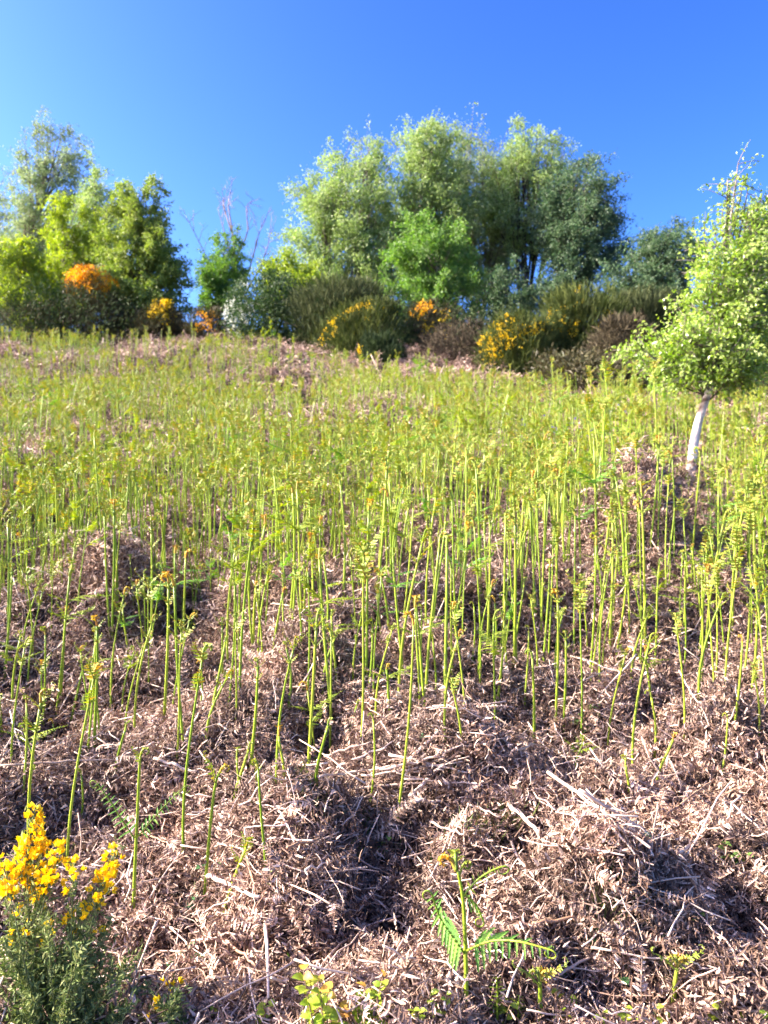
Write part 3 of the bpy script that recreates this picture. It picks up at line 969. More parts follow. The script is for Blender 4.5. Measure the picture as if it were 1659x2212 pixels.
tree('birch_tree', 'far hazy birch whose pale crown backs the whole central clump', 'tree',
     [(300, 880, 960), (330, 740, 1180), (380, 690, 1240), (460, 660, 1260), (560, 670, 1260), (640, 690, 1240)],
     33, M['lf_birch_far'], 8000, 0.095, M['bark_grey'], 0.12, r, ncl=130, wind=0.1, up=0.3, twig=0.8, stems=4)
tree('rowan_tree', 'bright fresh green rowan with pale forked trunk above the orange gorse', 'tree',
     [(462, 915, 955), (485, 880, 990), (530, 850, 1010), (580, 834, 1020), (630, 834, 1030), (680, 860, 1045), (705, 960, 1040)],
     24.5, M['lf_green'], 12000, 0.085, M['bark_birch'], 0.09, r, ncl=62, wind=0.0, up=0.5, twig=0.62, base=912,
     trunk_pts=[(912, 740), (918, 670), (935, 615), (950, 560), (945, 500)])
tree('willow_tree', 'many stemmed willow with pale wispy crown and sky between its trunks', 'tree',
     [(262, 1135, 1165), (285, 1105, 1190), (310, 1075, 1215), (370, 1040, 1255), (430, 1030, 1265), (490, 1050, 1260), (540, 1080, 1240)],
     30, M['lf_birch'], 15000, 0.085, M['bark_dark'], 0.12, r, ncl=120, wind=0.15, up=0.3, twig=0.75, stems=7, base=1130)
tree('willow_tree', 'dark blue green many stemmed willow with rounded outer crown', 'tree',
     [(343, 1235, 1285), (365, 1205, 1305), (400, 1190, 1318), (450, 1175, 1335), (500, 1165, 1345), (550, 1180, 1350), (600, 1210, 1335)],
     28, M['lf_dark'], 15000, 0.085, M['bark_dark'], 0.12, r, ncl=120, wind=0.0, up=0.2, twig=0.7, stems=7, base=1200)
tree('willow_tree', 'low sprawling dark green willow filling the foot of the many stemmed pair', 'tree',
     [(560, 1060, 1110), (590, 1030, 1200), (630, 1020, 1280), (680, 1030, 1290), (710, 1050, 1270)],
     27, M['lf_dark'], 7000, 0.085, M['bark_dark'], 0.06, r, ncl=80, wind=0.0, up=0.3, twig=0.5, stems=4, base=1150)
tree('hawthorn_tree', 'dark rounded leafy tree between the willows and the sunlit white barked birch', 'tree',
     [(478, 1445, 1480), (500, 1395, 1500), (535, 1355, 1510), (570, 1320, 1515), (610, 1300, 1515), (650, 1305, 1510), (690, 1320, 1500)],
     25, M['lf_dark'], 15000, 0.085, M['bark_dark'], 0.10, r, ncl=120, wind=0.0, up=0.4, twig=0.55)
tree('hedge_tree', 'dark green bushy tree close behind the sunlit white barked birch', 'tree',
     [(395, 1650, 1700), (440, 1615, 1740), (540, 1580, 1780), (660, 1560, 1800), (780, 1550, 1800), (860, 1560, 1790), (900, 1590, 1780)],
     14, M['lf_mid'], 16000, 0.06, M['bark_dark'], 0.08, r, ncl=140, wind=0.1, up=0.3, twig=0.4, base=1680)
tree('birch_tree', 'sunlit young birch with white leaning trunk standing alone in the bracken', 'tree',
     [(330, 1582, 1602), (365, 1560, 1630), (400, 1545, 1645), (460, 1526, 1662), (540, 1508, 1668), (620, 1482, 1668), (680, 1458, 1664),
      (735, 1376, 1660), (775, 1380, 1655), (805, 1398, 1645), (830, 1455, 1630), (845, 1510, 1610)],
     BIRCH_D, M['lf_bright'], 19500, 0.038, M['bark_birch'], 0.044, np.random.default_rng(55), ncl=165, wind=0.15, up=0.55, twig=0.34, base=1490,
     trunk_pts=[(1490, 1032), (1497, 960), (1512, 895), (1535, 840), (1552, 740), (1562, 620), (1575, 500), (1588, 400)], extra=300, shell=0.5)


# bare dead tree
def dead_tree():
    d = 28.5
    b = ray(520, 0, d)[0]
    O = np.array([b, d, float(height(b, d))])
    root = thing('dead_tree', 'bare leafless dead tree with thin purplish branches against the sky', 'tree', tuple(O))
    rr = np.random.default_rng(3)
    limbs = [[(522, 660), (512, 590), (502, 500), (492, 440), (500, 402)], [(520, 640), (545, 560), (560, 500), (585, 445)],
             [(518, 650), (560, 590), (582, 540), (590, 490)], [(516, 650), (470, 600), (440, 540), (405, 470)],
             [(510, 560), (535, 500), (530, 440), (545, 425)], [(515, 610), (490, 520), (470, 450)], [(470, 600), (440, 610), (415, 640)],
             [(500, 500), (480, 440), (478, 415)]]
    for k, lm in enumerate(limbs):
        y = rr.uniform(-0.5, 0.5)
        P = np.array([ray(px, py, d) for px, py in lm]); P[:, 1] += np.linspace(0, 1, len(P)) * y * (1 if k else 0)
        t = np.linspace(0, 1, len(P)); t2 = np.linspace(0, 1, 12)
        P = np.stack([np.interp(t2, t, P[:, a]) for a in range(3)], -1)
        if k == 0: P[0] = O - np.array([0, 0, .1])
        mb = MB()
        r0 = 0.06 if k == 0 else 0.035
        add_tube(mb, P - O, np.linspace(r0, 0.008, 12), 6)
        for j in range(9):
            i = rr.integers(4, 12)
            dr = nrm(rr.normal(0, 0.6, 3) + np.array([0.1, 0, 0.8])); l = rr.uniform(0.25, 0.8)
            Q = P[i] - O + dr * l * np.linspace(0, 1, 5)[:, None] + rr.normal(0, 0.03, (5, 3)) * np.linspace(0, 1, 5)[:, None]
            add_tube(mb, Q, np.linspace(0.011, 0.004, 5), 4)
            for q in range(2):
                d2 = nrm(dr + rr.normal(0, 0.6, 3)); 
                R2 = Q[2 + q] + d2 * l * 0.45 * np.linspace(0, 1, 3)[:, None]
                add_tube(mb, R2, [0.006, 0.005, 0.003], 3)
        link('trunk' if k == 0 else 'limb', mb.mesh('dead_limb', M['bark_dead'], True), root)


dead_tree()


# ------------------------------------------------------------------ scrub: broom, gorse, heather
def shrub(name, label, cat, prof, d, leafm, n, blen, bw, r, flowers=(), up=0.8, style='blade', stemm='bark_dark', nst=7, shell=0.5, fsize=0.05, stub=None):
    e = Env(prof, d)
    bx = e.c(e.z[0]) if stub is None else ray(stub, 0, d)[0]
    O = np.array([bx, d, float(height(bx, d))])
    root = thing(name, label, cat, tuple(O))
    C, th, rad = e.sample(int(n / 40), r, shell)
    # woody stems fanning to the clumps
    for k in range(nst):
        c = C[r.integers(len(C))]
        a = O + np.array([r.normal(0, .08), r.normal(0, .08), -0.05])
        mb = MB()
        add_tube(mb, bez(a, a * 0.5 + c * 0.5 + np.array([0, 0, -0.1]), c, 6) - O, np.linspace(0.028, 0.008, 6), 5)
        link('stem', mb.mesh('scrub_stem', M[stemm], True), root)
    m = 40
    CC = np.repeat(C, m, 0)
    w = np.maximum(0.15, e.w(CC[:, 2]))
    P = CC + r.normal(0, 1, CC.shape) * (0.13 * w)[:, None]
    out = np.stack([P[:, 0] - e.c(P[:, 2]), P[:, 1] - d, np.zeros(len(P))], -1) / w[:, None]
    A = out * 0.6 + r.normal(0, 0.45, P.shape) + [0.05, 0, up]
    lm = MB()
    L = blen * r.uniform(0.6, 1.4, len(P))
    leaves(lm, P - O, A, r.normal(0, 1, P.shape), L, bw * r.uniform(0.7, 1.3, len(P)), fold=0.1)
    # fill down to the ground so the foot reads as scrub
    link('foliage', lm.mesh('foliage', leafm), root)
    for (fx, fy, fw, fh, nf, fm) in flowers:
        c = ray(fx, fy, d)
        hw, hh = fw / F_ * d, fh / F_ * d
        q = C[(np.abs(C[:, 0] - c[0]) < hw) & (np.abs(C[:, 2] - c[2]) < hh) & (C[:, 1] < d + 0.35 * np.abs(e.w(C[:, 2])))]
        fb = MB()
        nc = max(3, nf // 5)                      # blossom gathers on sprays
        gc = r.normal(0, 1, (nc, 3)) * np.array([hw * 0.5, 0, hh * 0.5])
        g = gc[r.integers(0, nc, nf)] + r.normal(0, 1, (nf, 3)) * np.array([fsize * 1.1, 0, fsize * 1.9]) + np.array([c[0], d, c[2]])
        g[:, 2] = np.minimum(g[:, 2], e.z[-1])
        wz = np.maximum(0.1, e.w(g[:, 2]))
        u = np.clip((g[:, 0] - e.c(g[:, 2])) / wz, -1, 1)
        front = -np.sqrt(np.maximum(0, 1 - u * u)) * 0.85 * wz
        g[:, 0] = e.c(g[:, 2]) + u * wz
        g[:, 1] = d + front * r.uniform(0.2, 1.05, nf)
        k3 = 4
        G = np.repeat(g, k3, 0) + r.normal(0, fsize * 0.6, (nf * k3, 3))
        leaves(fb, G - O, r.normal(0, 1, G.shape) + [0, -0.3, 0.4], r.normal(0, 1, G.shape), fsize * r.uniform(0.7, 1.3, len(G)), fsize * 0.85, fold=0.3)
        link('flower_spray', fb.mesh('flower_spray', M[fm]), root)['kind'] = 'stuff'
    return root


r = np.random.default_rng(202)
shrub('gorse_bush', 'gorse bush crowned with deep orange flowers on a leaning bare stem', 'shrub',
      [(583, 165, 225), (600, 145, 245), (625, 145, 262), (660, 150, 275), (690, 160, 270), (715, 170, 260)], 23.6, M['gorse_brown'], 7000, 0.13, 0.018, r,
      flowers=[(195, 604, 58, 30, 520, 'fl_orange'), (225, 625, 45, 25, 90, 'fl_orange')], nst=6, fsize=0.055, stub=200)
shrub('gorse_bush', 'small gorse bush with one clear yellow flower patch beside the conical tree', 'shrub',
      [(650, 340, 362), (668, 325, 378), (690, 300, 400), (725, 285, 410)], 23.2, M['gorse_brown'], 5500, 0.13, 0.018, r,
      flowers=[(352, 672, 24, 20, 220, 'fl_yellow')], fsize=0.06)
shrub('gorse_bush', 'dark low gorse with a few orange flowers next to the hawthorn', 'shrub',
      [(670, 430, 480), (690, 405, 495), (715, 400, 500), (745, 400, 500)], 22.8, M['gorse_brown'], 5000, 0.13, 0.018, r,
      flowers=[(460, 700, 25, 15, 60, 'fl_orange')], fsize=0.06)
shrub('heather_clump', 'dark brown tangled scrub at the foot of the yellow green saplings', 'shrub',
      [(672, 20, 120), (690, -30, 180), (715, -40, 190), (740, -40, 190)], 23.8, M['scrub_brown'], 5000, 0.16, 0.014, r, nst=5)
shrub('heather_clump', 'dark brown tangled scrub between the orange gorse and the small yellow gorse', 'shrub',
      [(655, 270, 310), (690, 240, 330), (720, 230, 340), (745, 230, 340)], 23.9, M['gorse_brown'], 5000, 0.16, 0.014, r, nst=5)
haw = shrub('hawthorn_bush', 'dark domed hawthorn dusted with white blossom above the bracken', 'shrub',
      [(590, 560, 610), (605, 528, 632), (640, 495, 648), (690, 482, 658), (730, 490, 662), (765, 515, 655)], 22.6, M['haw'], 14000, 0.075, 0.05, r, up=0.3,
      flowers=[(508, 695, 38, 45, 130, 'white'), (545, 660, 55, 30, 22, 'white')], fsize=0.05, shell=0.4)
shrub('bracken_heap', 'rusty brown heap of dead bracken below the hawthorn', 'litter heap',
      [(733, 555, 590), (745, 530, 610), (770, 520, 625), (790, 515, 630)], 20.5, M['scrub_purple'], 4000, 0.14, 0.02, r, up=-0.3, nst=3)
shrub('broom_bush', 'large grey green broom without flowers between hawthorn and flowering broom', 'shrub',
      [(622, 690, 790), (645, 650, 835), (690, 640, 850), (740, 650, 840), (790, 670, 800)], 21.6, M['broom_grey'], 15000, 0.24, 0.014, r, up=1.3)
shrub('broom_bush', 'olive broom speckled with yellow flowers in front of the grey green broom', 'shrub',
      [(660, 780, 840), (685, 720, 870), (720, 690, 880), (770, 700, 880), (800, 720, 870)], 20.0, M['broom'], 12000, 0.2, 0.014, r, up=1.0,
      flowers=[(790, 680, 90, 30, 70, 'fl_yellow'), (720, 710, 60, 35, 40, 'fl_yellow')], fsize=0.045)
shrub('broom_bush', 'small dense dark green broom bush lowest on the slope among the bracken', 'shrub',
      [(728, 795, 845), (750, 775, 865), (785, 778, 880), (820, 800, 880), (840, 810, 870)], 18.0, M['broom_dark'], 9000, 0.16, 0.013, r, up=1.0,
      flowers=[(778, 755, 14, 14, 12, 'fl_yellow')], fsize=0.04)
shrub('gorse_bush', 'gorse with orange topped yellow flowers at the foot of the pale rowan trunk', 'shrub',
      [(658, 905, 950), (675, 880, 985), (705, 875, 1000), (750, 880, 1010), (780, 890, 1000)], 20.6, M['gorse_brown'], 8000, 0.14, 0.016, r,
      flowers=[(925, 668, 42, 12, 80, 'fl_orange'), (940, 700, 45, 35, 60, 'fl_yellow')], fsize=0.05)
shrub('heather_clump', 'purplish brown heather and dead twigs between two yellow flowering bushes', 'shrub',
      [(700, 985, 1040), (725, 930, 1055), (765, 900, 1070), (800, 920, 1080), (830, 960, 1080)], 18.8, M['scrub_purple'], 9000, 0.15, 0.014, r, up=0.6)
shrub('broom_bush', 'brightest yellow flowering broom, rounded and brown at its foot', 'shrub',
      [(683, 1095, 1145), (705, 1060, 1180), (740, 1036, 1195), (785, 1036, 1200), (820, 1050, 1190), (845, 1060, 1180)], 17.4, M['broom'], 12000, 0.19, 0.013, r, up=1.0,
      flowers=[(1090, 725, 75, 55, 190, 'fl_yellow'), (1065, 775, 35, 40, 90, 'fl_yellow'), (1150, 730, 40, 30, 50, 'fl_yellow')], fsize=0.042)
shrub('broom_bush', 'tall olive broom with scattered yellow flowers beside the brightest broom', 'shrub',
      [(628, 1215, 1290), (650, 1185, 1330), (690, 1175, 1345), (740, 1180, 1345), (800, 1190, 1330), (850, 1200, 1310)], 17.8, M['broom'], 15000, 0.22, 0.013, r, up=1.3,
      flowers=[(1205, 690, 50, 60, 70, 'fl_yellow'), (1290, 690, 30, 25, 30, 'fl_yellow')], fsize=0.042)
shrub('dead_scrub', 'tangle of brown dead broom twigs with pale bare stems', 'shrub',
      [(690, 1320, 1390), (730, 1290, 1405), (780, 1275, 1405), (830, 1270, 1410), (865, 1270, 1400)], 16.6, M['scrub_brown'], 12000, 0.2, 0.011, r, up=0.6, stemm='bark_dead', nst=10)
shrub('broom_bush', 'green flowerless broom between the brown dead twigs and the lone birch', 'shrub',
      [(640, 1350, 1430), (660, 1325, 1460), (700, 1320, 1475), (760, 1340, 1470), (830, 1370, 1470)], 18.6, M['broom_grey'], 12000, 0.2, 0.014, r, up=1.3)
for (prof, d, m, lb) in (
        ([(655, 610, 700), (690, 590, 900), (740, 600, 1040), (800, 640, 1060)], 22.4, 'broom_dark', 'dark green bramble thicket filling in behind the brooms and hawthorn'),
        ([(655, 40, 130), (685, -40, 330), (720, -40, 420), (745, -40, 420)], 24.4, 'broom_dark', 'dark green thicket at the back of the orange gorse'),
        ([(670, 1000, 1060), (700, 980, 1200), (750, 1000, 1400), (830, 1060, 1420)], 19.4, 'broom_dark', 'dark green thicket behind the brightest broom and the dead twigs'),
        ([(770, 1170, 1290), (800, 1150, 1400), (850, 1160, 1450), (880, 1200, 1440)], 15.9, 'gorse_brown', 'low dark scrub at the foot of the tall olive broom')):
    shrub('bramble_thicket', lb, 'shrub', prof, d, M[m], 14000, 0.12, 0.03, r, up=0.3, shell=0.6)
shrub('dead_scrub', 'dark brown scrub under the low branches of the lone birch', 'shrub',
      [(800, 1590, 1660), (830, 1560, 1720), (870, 1560, 1760), (905, 1560, 1760)], 12.6, M['scrub_brown'], 8000, 0.14, 0.012, r, up=0.6)

# ------------------------------------------------------------------ dead bracken stems lying on the litter
M['straw_pale'] = leaf_mat('straw_pale', [(0.62, 0.48, 0.38), (0.72, 0.58, 0.47)], trans=0.0, rough=0.4, spec=0.45, by='object')
r = np.random.default_rng(404)


def lie(p0, p1, rad, m, bend=0.02, name='fallen_bracken', label='', group=None, lift=0.0, stalks=0):
    rad *= 1.15; lift += 0.06
    a = at(*p0); b = at(*p1)
    if abs(a[1] - b[1]) > 0.9:
        b = ray(*p1, a[1] + math.copysign(0.9, b[1] - a[1]))
    n = 10
    t = np.linspace(0, 1, n)[:, None]
    L = np.linalg.norm(b - a)
    P = a + (b - a) * t + np.array([0, 0, 1]) * np.sin(t * math.pi) * L * bend * r.uniform(-.3, 1)
    P[:, :2] += (np.sin(t * 3.1 + r.uniform(0, 3)) - 0.5) * L * bend * r.normal(0, 0.5, 2)
    P[:, 2] += r.normal(0, 0.0025, n)
    g = height(P[:, 0], P[:, 1])
    P[:, 2] += max(0.0, float(np.percentile(g - P[:, 2], 97))) + lift
    O = P[n // 2].copy()
    root = thing(name, label, 'dead stem', tuple(O), group=group)
    mb = MB(); add_tube(mb, P - O, np.linspace(rad, rad * 0.6, n), 6)
    link('stalk', mb.mesh('dead_stalk', m, True), root)
    for k in range(stalks):
        i = r.integers(3, n - 1)
        d = nrm(nrm(b - a) + r.normal(0, 0.7, 3) + [0, 0, 0.1]); l = L * r.uniform(0.12, 0.25)
        Q = P[i] - O + d * l * np.linspace(0, 1, 5)[:, None] - np.array([0, 0, 1]) * (np.linspace(0, 1, 5)[:, None] ** 2) * l * 0.4
        mb = MB(); add_tube(mb, Q, np.linspace(rad * 0.45, rad * 0.2, 5), 5)
        link('side_stalk', mb.mesh('dead_side_stalk', m, True), root)
    return root


SG = 'dead bracken stems lying on the litter'
lie((1183, 1822), (1406, 2008), 0.0048, M['straw'], label='longest dead stem slanting down over the dark gap in the litter', stalks=4)
lie((1100, 1785), (1186, 1888), 0.0060, M['straw'], label='dead stem just uphill of the longest slanting stem, parallel to it', stalks=3)
lie((1253, 1829), (1390, 1908), 0.0042, M['straw'], label='kinked dead stem lying above the longest slanting stem', stalks=2)
lie((885, 1772), (968, 1690), 0.0062, M['straw_pale'], label='thick whitish broken stem end sticking out across the straw pile')
lie((882, 1684), (948, 1632), 0.0062, M['straw_pale'], label='thick whitish broken stem end propped above the straw pile')
lie((886, 1783), (956, 1782), 0.0055, M['straw_pale'], label='short straight pale stub below the straw pile')
lie((1460, 1901), (1503, 1872), 0.0058, M['straw_pale'], label='short whitish snapped stub above the shaded hollow')
lie((1446, 1889), (1490, 1924), 0.0045, M['straw'], label='short stem crossing under the whitish snapped stub')
lie((1473, 1924), (1539, 2041), 0.0034, M['straw_rust'], label='thin brownish stem hanging down into the shaded hollow')
lie((447, 1989), (556, 2042), 0.0055, M['straw_pale'], label='pale thick dead stem beside the dark bramble leaves')
lie((333, 1682), (420, 1714), 0.0055, M['straw_pale'], label='pale flat dead stem behind the forked young fern')
lie((0, 1698), (267, 1688), 0.0035, M['straw'], label='long level dead stem stretching behind the yellow gorse')
lie((573, 2055), (581, 2222), 0.0040, M['straw'], label='upright dead stem standing by the lime green leafy sprigs')
pile = [(726, 1714, 835, 1674), (806, 1715, 930, 1732), (690, 1742, 800, 1716), (780, 1740, 1000, 1722), (760, 1755, 985, 1748), (840, 1700, 1010, 1742),
        (720, 1732, 900, 1712), (700, 1700, 800, 1664), (870, 1752, 1040, 1760), (820, 1738, 960, 1712), (900, 1720, 1000, 1690), (960, 1700, 1090, 1660)]
for q in pile:
    lie(q[:2], q[2:], r.uniform(0.0026, 0.0045), M['straw'], 0.01, label='straw coloured stem lying crosswise in the pile of dead stems', group='stems in the straw pile', lift=r.uniform(0.0, 0.04))
loose = [(1433, 1815, 1549, 1732), (1363, 1726, 1426, 1752), (1353, 1782, 1453, 1756), (1450, 2118, 1510, 2150), (1440, 1705, 1456, 1642), (1106, 1668, 1166, 1644),
         (267, 1689, 333, 1655), (113, 1769, 123, 1825), (173, 1785, 199, 1819), (357, 1768, 417, 1788), (467, 1875, 553, 1909), (530, 1903, 550, 1993),
         (553, 1802, 660, 1822), (603, 1809, 640, 1882), (733, 1889, 830, 1940), (752, 2010, 790, 2036), (810, 2000, 905, 2080), (400, 1653, 430, 1593),
         (465, 1653, 505, 1578), (1319, 1613, 1399, 1648), (1529, 1563, 1539, 1623), (1079, 1678, 1169, 1643), (1190, 1700, 1300, 1720), (620, 1900, 700, 1880),
         (1230, 1660, 1320, 1640), (1010, 1800, 1080, 1830), (300, 1860, 380, 1900), (660, 1980, 760, 1940), (1150, 2060, 1260, 2040), (1330, 2020, 1420, 2060),
         (1560, 1760, 1640, 1730), (1100, 1880, 1150, 1960), (930, 1840, 1000, 1870), (480, 2100, 560, 2150), (700, 2150, 760, 2080), (1200, 2170, 1290, 2120)]
for q in loose:
    rad = r.uniform(0.0018, 0.0040)
    thin = rad < 0.0028
    lie(q[:2], q[2:], rad, M['straw'] if r.random() < 0.75 else M['straw_rust'], 0.04,
        label='thin wiry dead stem lying loose on the crumpled litter' if thin else 'straw coloured dead stem lying loose on the crumpled litter', group=SG, stalks=int(r.integers(0, 3)))


# ------------------------------------------------------------------ hero ferns near the viewer
def lobed_leaflet(L, Wd, seg, droop, curl):
    mb = MB(); strip_leaf(mb, np.zeros(3), np.array([1.0, 0, 0]), np.array([0, 0, 1.0]), L, Wd, seg, droop, curl, 0.5, 0, 0.75)
    return mb


LFT = [lobed_leaflet(1, 0.30, 12, d, c) for d, c in ((0.4, 0.3), (0.8, 0.0), (0.2, -0.6))]
LFT_Y = [m.mesh('leaflet', M['frond']) for m in LFT]
LFT_G = [m.mesh('leaflet', M['frond_green']) for m in LFT]


def smooth_path(P, n):
    P = np.asarray(P, float)
    t = np.linspace(0, 1, len(P)); t2 = np.linspace(0, 1, n)
    Q = np.stack([np.interp(t2, t, P[:, a]) for a in range(3)], -1)
    for _ in range(4):
        Q[1:-1] = (Q[:-2] + 2 * Q[1:-1] + Q[2:]) / 4
    return Q


def hero_frond(root, P, n, wid, lib, r, name='side_frond', hang=0.6, rad=0.0026, curl=True):
    """P: world points of the rachis; leaflets are parts of the frond"""
    O = np.array(root.location)
    Q = smooth_path(P, 16) - O
    T = nrm(np.gradient(Q, axis=0))
    if curl:                       # rolled tip
        L = 0.022; tip = Q[-1]; d = T[-1]; sidev = nrm(np.cross(d, [0, 1.0, 0.2]))
        s = np.linspace(0, 1, 10)[1:]
        C = [tip + d * 0.011 * np.sin(a) + sidev * 0.009 * (1 - np.cos(a)) * (1 if sidev[2] < 0 else -1) for a in s * 5.0]
        Q2 = np.concatenate([Q, np.array(C)])
    else:
        Q2 = Q
    mb = MB(); add_tube(mb, Q2, np.linspace(rad, rad * 0.5, len(Q2)), 6)
    fo = link(name, mb.mesh('rachis', M['stem'], True), root)
    for k in range(n):
        t = 0.10 + 0.9 * (k + 0.5) / n
        i = int(t * 15)
        for sg in (-1, 1):
            l = wid * (1 - 0.72 * t) * min(1, 0.5 + 3 * t) * r.uniform(0.8, 1.15)
            sdv = nrm(np.cross(T[i], np.array([0, -0.5, 0.85])))
            A = nrm(sdv * sg + T[i] * 0.45 + np.array([0, 0, -hang * r.uniform(0.3, 1.0)]))
            up = np.array([0, -0.35, 0.9]); S = nrm(np.cross(up, A)); Nn = np.cross(A, S)
            eu = mat_to_euler(np.stack([A, S, Nn], -1)[None])[0]
            link('leaflet', lib[int(r.integers(3))], fo, tuple(Q[i] + (Q[min(15, i + 1)] - Q[i]) * (t * 15 - i)), tuple(eu), float(l))
    return fo


def hero_stem(px_pts, label, rad=0.0050, name='bracken_fern', group=None):
    b = at(*px_pts[0])
    d = b[1]
    P = [b - np.array([0, 0, 0.03])] + [ray(px, py, d) for px, py in px_pts[1:]]
    o = thing(name, label, 'bracken', tuple(b), group=group)
    Q = smooth_path(P, 18)
    mb = MB(); add_tube(mb, Q - b, np.linspace(rad, rad * 0.62, 18), 8)
    link('stem', mb.mesh('stem', M['stem'], True), o)
    return o, d, Q


r = np.random.default_rng(909)
o, d, Q = hero_stem([(1004, 2235), (1008, 2120), (1004, 2000), (1000, 1930), (988, 1880)], 'large young fern with two opened green side fronds and an orange curled crown')
hero_frond(o, [ray(1003, 2060, d), ray(975, 2020, d - .03), ray(950, 1985, d - .06), ray(933, 1932, d - .07)], 11, 0.060, LFT_G, r, hang=0.5)
hero_frond(o, [ray(1005, 2055, d), ray(1060, 2030, d - .04), ray(1120, 2032, d - .08), ray(1190, 2052, d - .1)], 11, 0.058, LFT_G, r, hang=0.8)
hero_frond(o, [ray(1001, 1935, d), ray(1030, 1900, d), ray(1062, 1880, d), ray(1085, 1872, d)], 8, 0.022, LFT_Y, r, hang=0.2)
hero_frond(o, [ray(1001, 1930, d), ray(1030, 1955, d + .02), ray(1045, 1990, d + .03)], 6, 0.03, LFT_G, r, hang=0.5)
for (px, py, k, s, yw) in ((986, 1882, 4, 0.9, 2.6), (992, 1890, 1, 0.7, 0.4), (985, 1880, 0, 1.0, 1.6)):
    link('crozier', CRO_RU[k] if k == 4 else CRO_ME[k], o, tuple(ray(px, py, d) - np.array(o.location)), (0, 0.3, yw), s)
o, d, Q = hero_stem([(1073, 2240), (1074, 2190), (1075, 2150)], 'small upright fern frond with paired leaflets beside the large young fern', 0.003)
hero_frond(o, [ray(1074, 2205, d), ray(1075, 2160, d), ray(1073, 2110, d)], 9, 0.034, LFT_Y, r, name='frond', hang=-0.1, curl=False)
o, d, Q = hero_stem([(1122, 2240), (1118, 2200), (1120, 2165)], 'short leafy fern tip between the large fern and the orange tipped shoot', 0.003)
hero_frond(o, [ray(1120, 2215, d), ray(1118, 2180, d), ray(1122, 2150, d)], 8, 0.026, LFT_Y, r, name='frond', hang=-0.1, curl=False)
o, d, Q = hero_stem([(287, 1990), (290, 1900), (296, 1780), (301, 1660), (303, 1635)], 'tall young fern with two thin side fronds spread wide in a V')
hero_frond(o, [ray(293, 1815, d), ray(262, 1770, d), ray(235, 1725, d), ray(208, 1690, d)], 11, 0.034, LFT_G, r, hang=0.3, rad=0.002)
hero_frond(o, [ray(294, 1812, d), ray(325, 1775, d), ray(360, 1735, d), ray(398, 1700, d)], 11, 0.034, LFT_G, r, hang=0.3, rad=0.002)
link('crozier', CRO_ME[0], o, tuple(ray(303, 1640, d) - np.array(o.location)), (0, 0.1, 0.3), 0.8)
link('young_frond', YOUNG_ME[1], o, tuple(ray(302, 1650, d) - np.array(o.location)), (0, -.4, 2.8), 0.6)
o, d, Q = hero_stem([(438, 1980), (446, 1880), (456, 1760), (466, 1685), (474, 1668)], 'tall leaning shoot with nodding rusty tip beside the V fronded fern')
link('crozier', CRO_RU[0], o, tuple(ray(473, 1672, d) - np.array(o.location)), (0, 0.4, 0.1), 0.8)
link('young_frond', YOUNG_ME[2], o, tuple(ray(466, 1690, d) - np.array(o.location)), (0, -.5, 2.9), 0.8)
link('young_frond', YOUNG_ME[0], o, tuple(ray(468, 1682, d) - np.array(o.location)), (0, -.3, 0.2), 0.8)
for pts, lb in (([(1168, 2240), (1168, 2180), (1166, 2120)], 'stout shoot with spreading orange buds to the side of the large young fern'),
                ([(1452, 2185), (1457, 2130), (1463, 2090)], 'stout shoot with small orange buds rising from the shaded hollow edge')):
    o, d, Q = hero_stem(pts, lb, 0.0062)
    e = Q[-1] - np.array(o.location)
    for k, yw, p_ in ((0, 0.2, 0.2), (3, 3.0, 0.3), (5, 1.5, 0.0)):
        link('crozier', CRO_RU[k] if k == 0 else CRO_ME[k], o, tuple(e), (0, p_, yw), 0.7)
    for yw in (0.1, 3.3):
        link('young_frond', YOUNG_ME[2], o, tuple(e - np.array([0, 0, 0.01])), (0, -0.1, yw), 0.75)


# ------------------------------------------------------------------ foreground gorse
M['spine'] = leaf_mat('spine', [(0.06, 0.095, 0.03), (0.12, 0.165, 0.05), (0.19, 0.235, 0.075), (0.29, 0.31, 0.12)], trans=0.15, rough=0.6, spec=0.15)
M['gorse_stem'] = leaf_mat('gorse_stem', [(0.12, 0.14, 0.05), (0.20, 0.20, 0.08)], trans=0.0, by='object')
M['petal'] = leaf_mat('petal', [(0.80, 0.50, 0.010), (0.85, 0.60, 0.015), (0.85, 0.66, 0.03)], trans=0.3, rough=0.5, by='both')


def flower_mesh():
    mb = MB()
    P = np.zeros((5, 3))
    A = np.array([[0.5, 0, 0.9], [0.9, 0.45, 0.25], [0.9, -0.45, 0.25], [1, 0.12, -0.1], [0.2, 0, 1]])
    N = np.array([[-0.9, 0, 0.5], [0, 0.9, 0.5], [0, -0.9, 0.5], [0, 0, 1.0], [-1, 0, 0.2]])
    leaves(mb, P, A, N, np.array([1.0, 0.9, 0.9, 0.8, .9]), np.array([1.1, 0.6, 0.6, 0.5, .8]), fold=0.22)
    return mb


FLOWER = flower_mesh().mesh('flower', M['petal'])


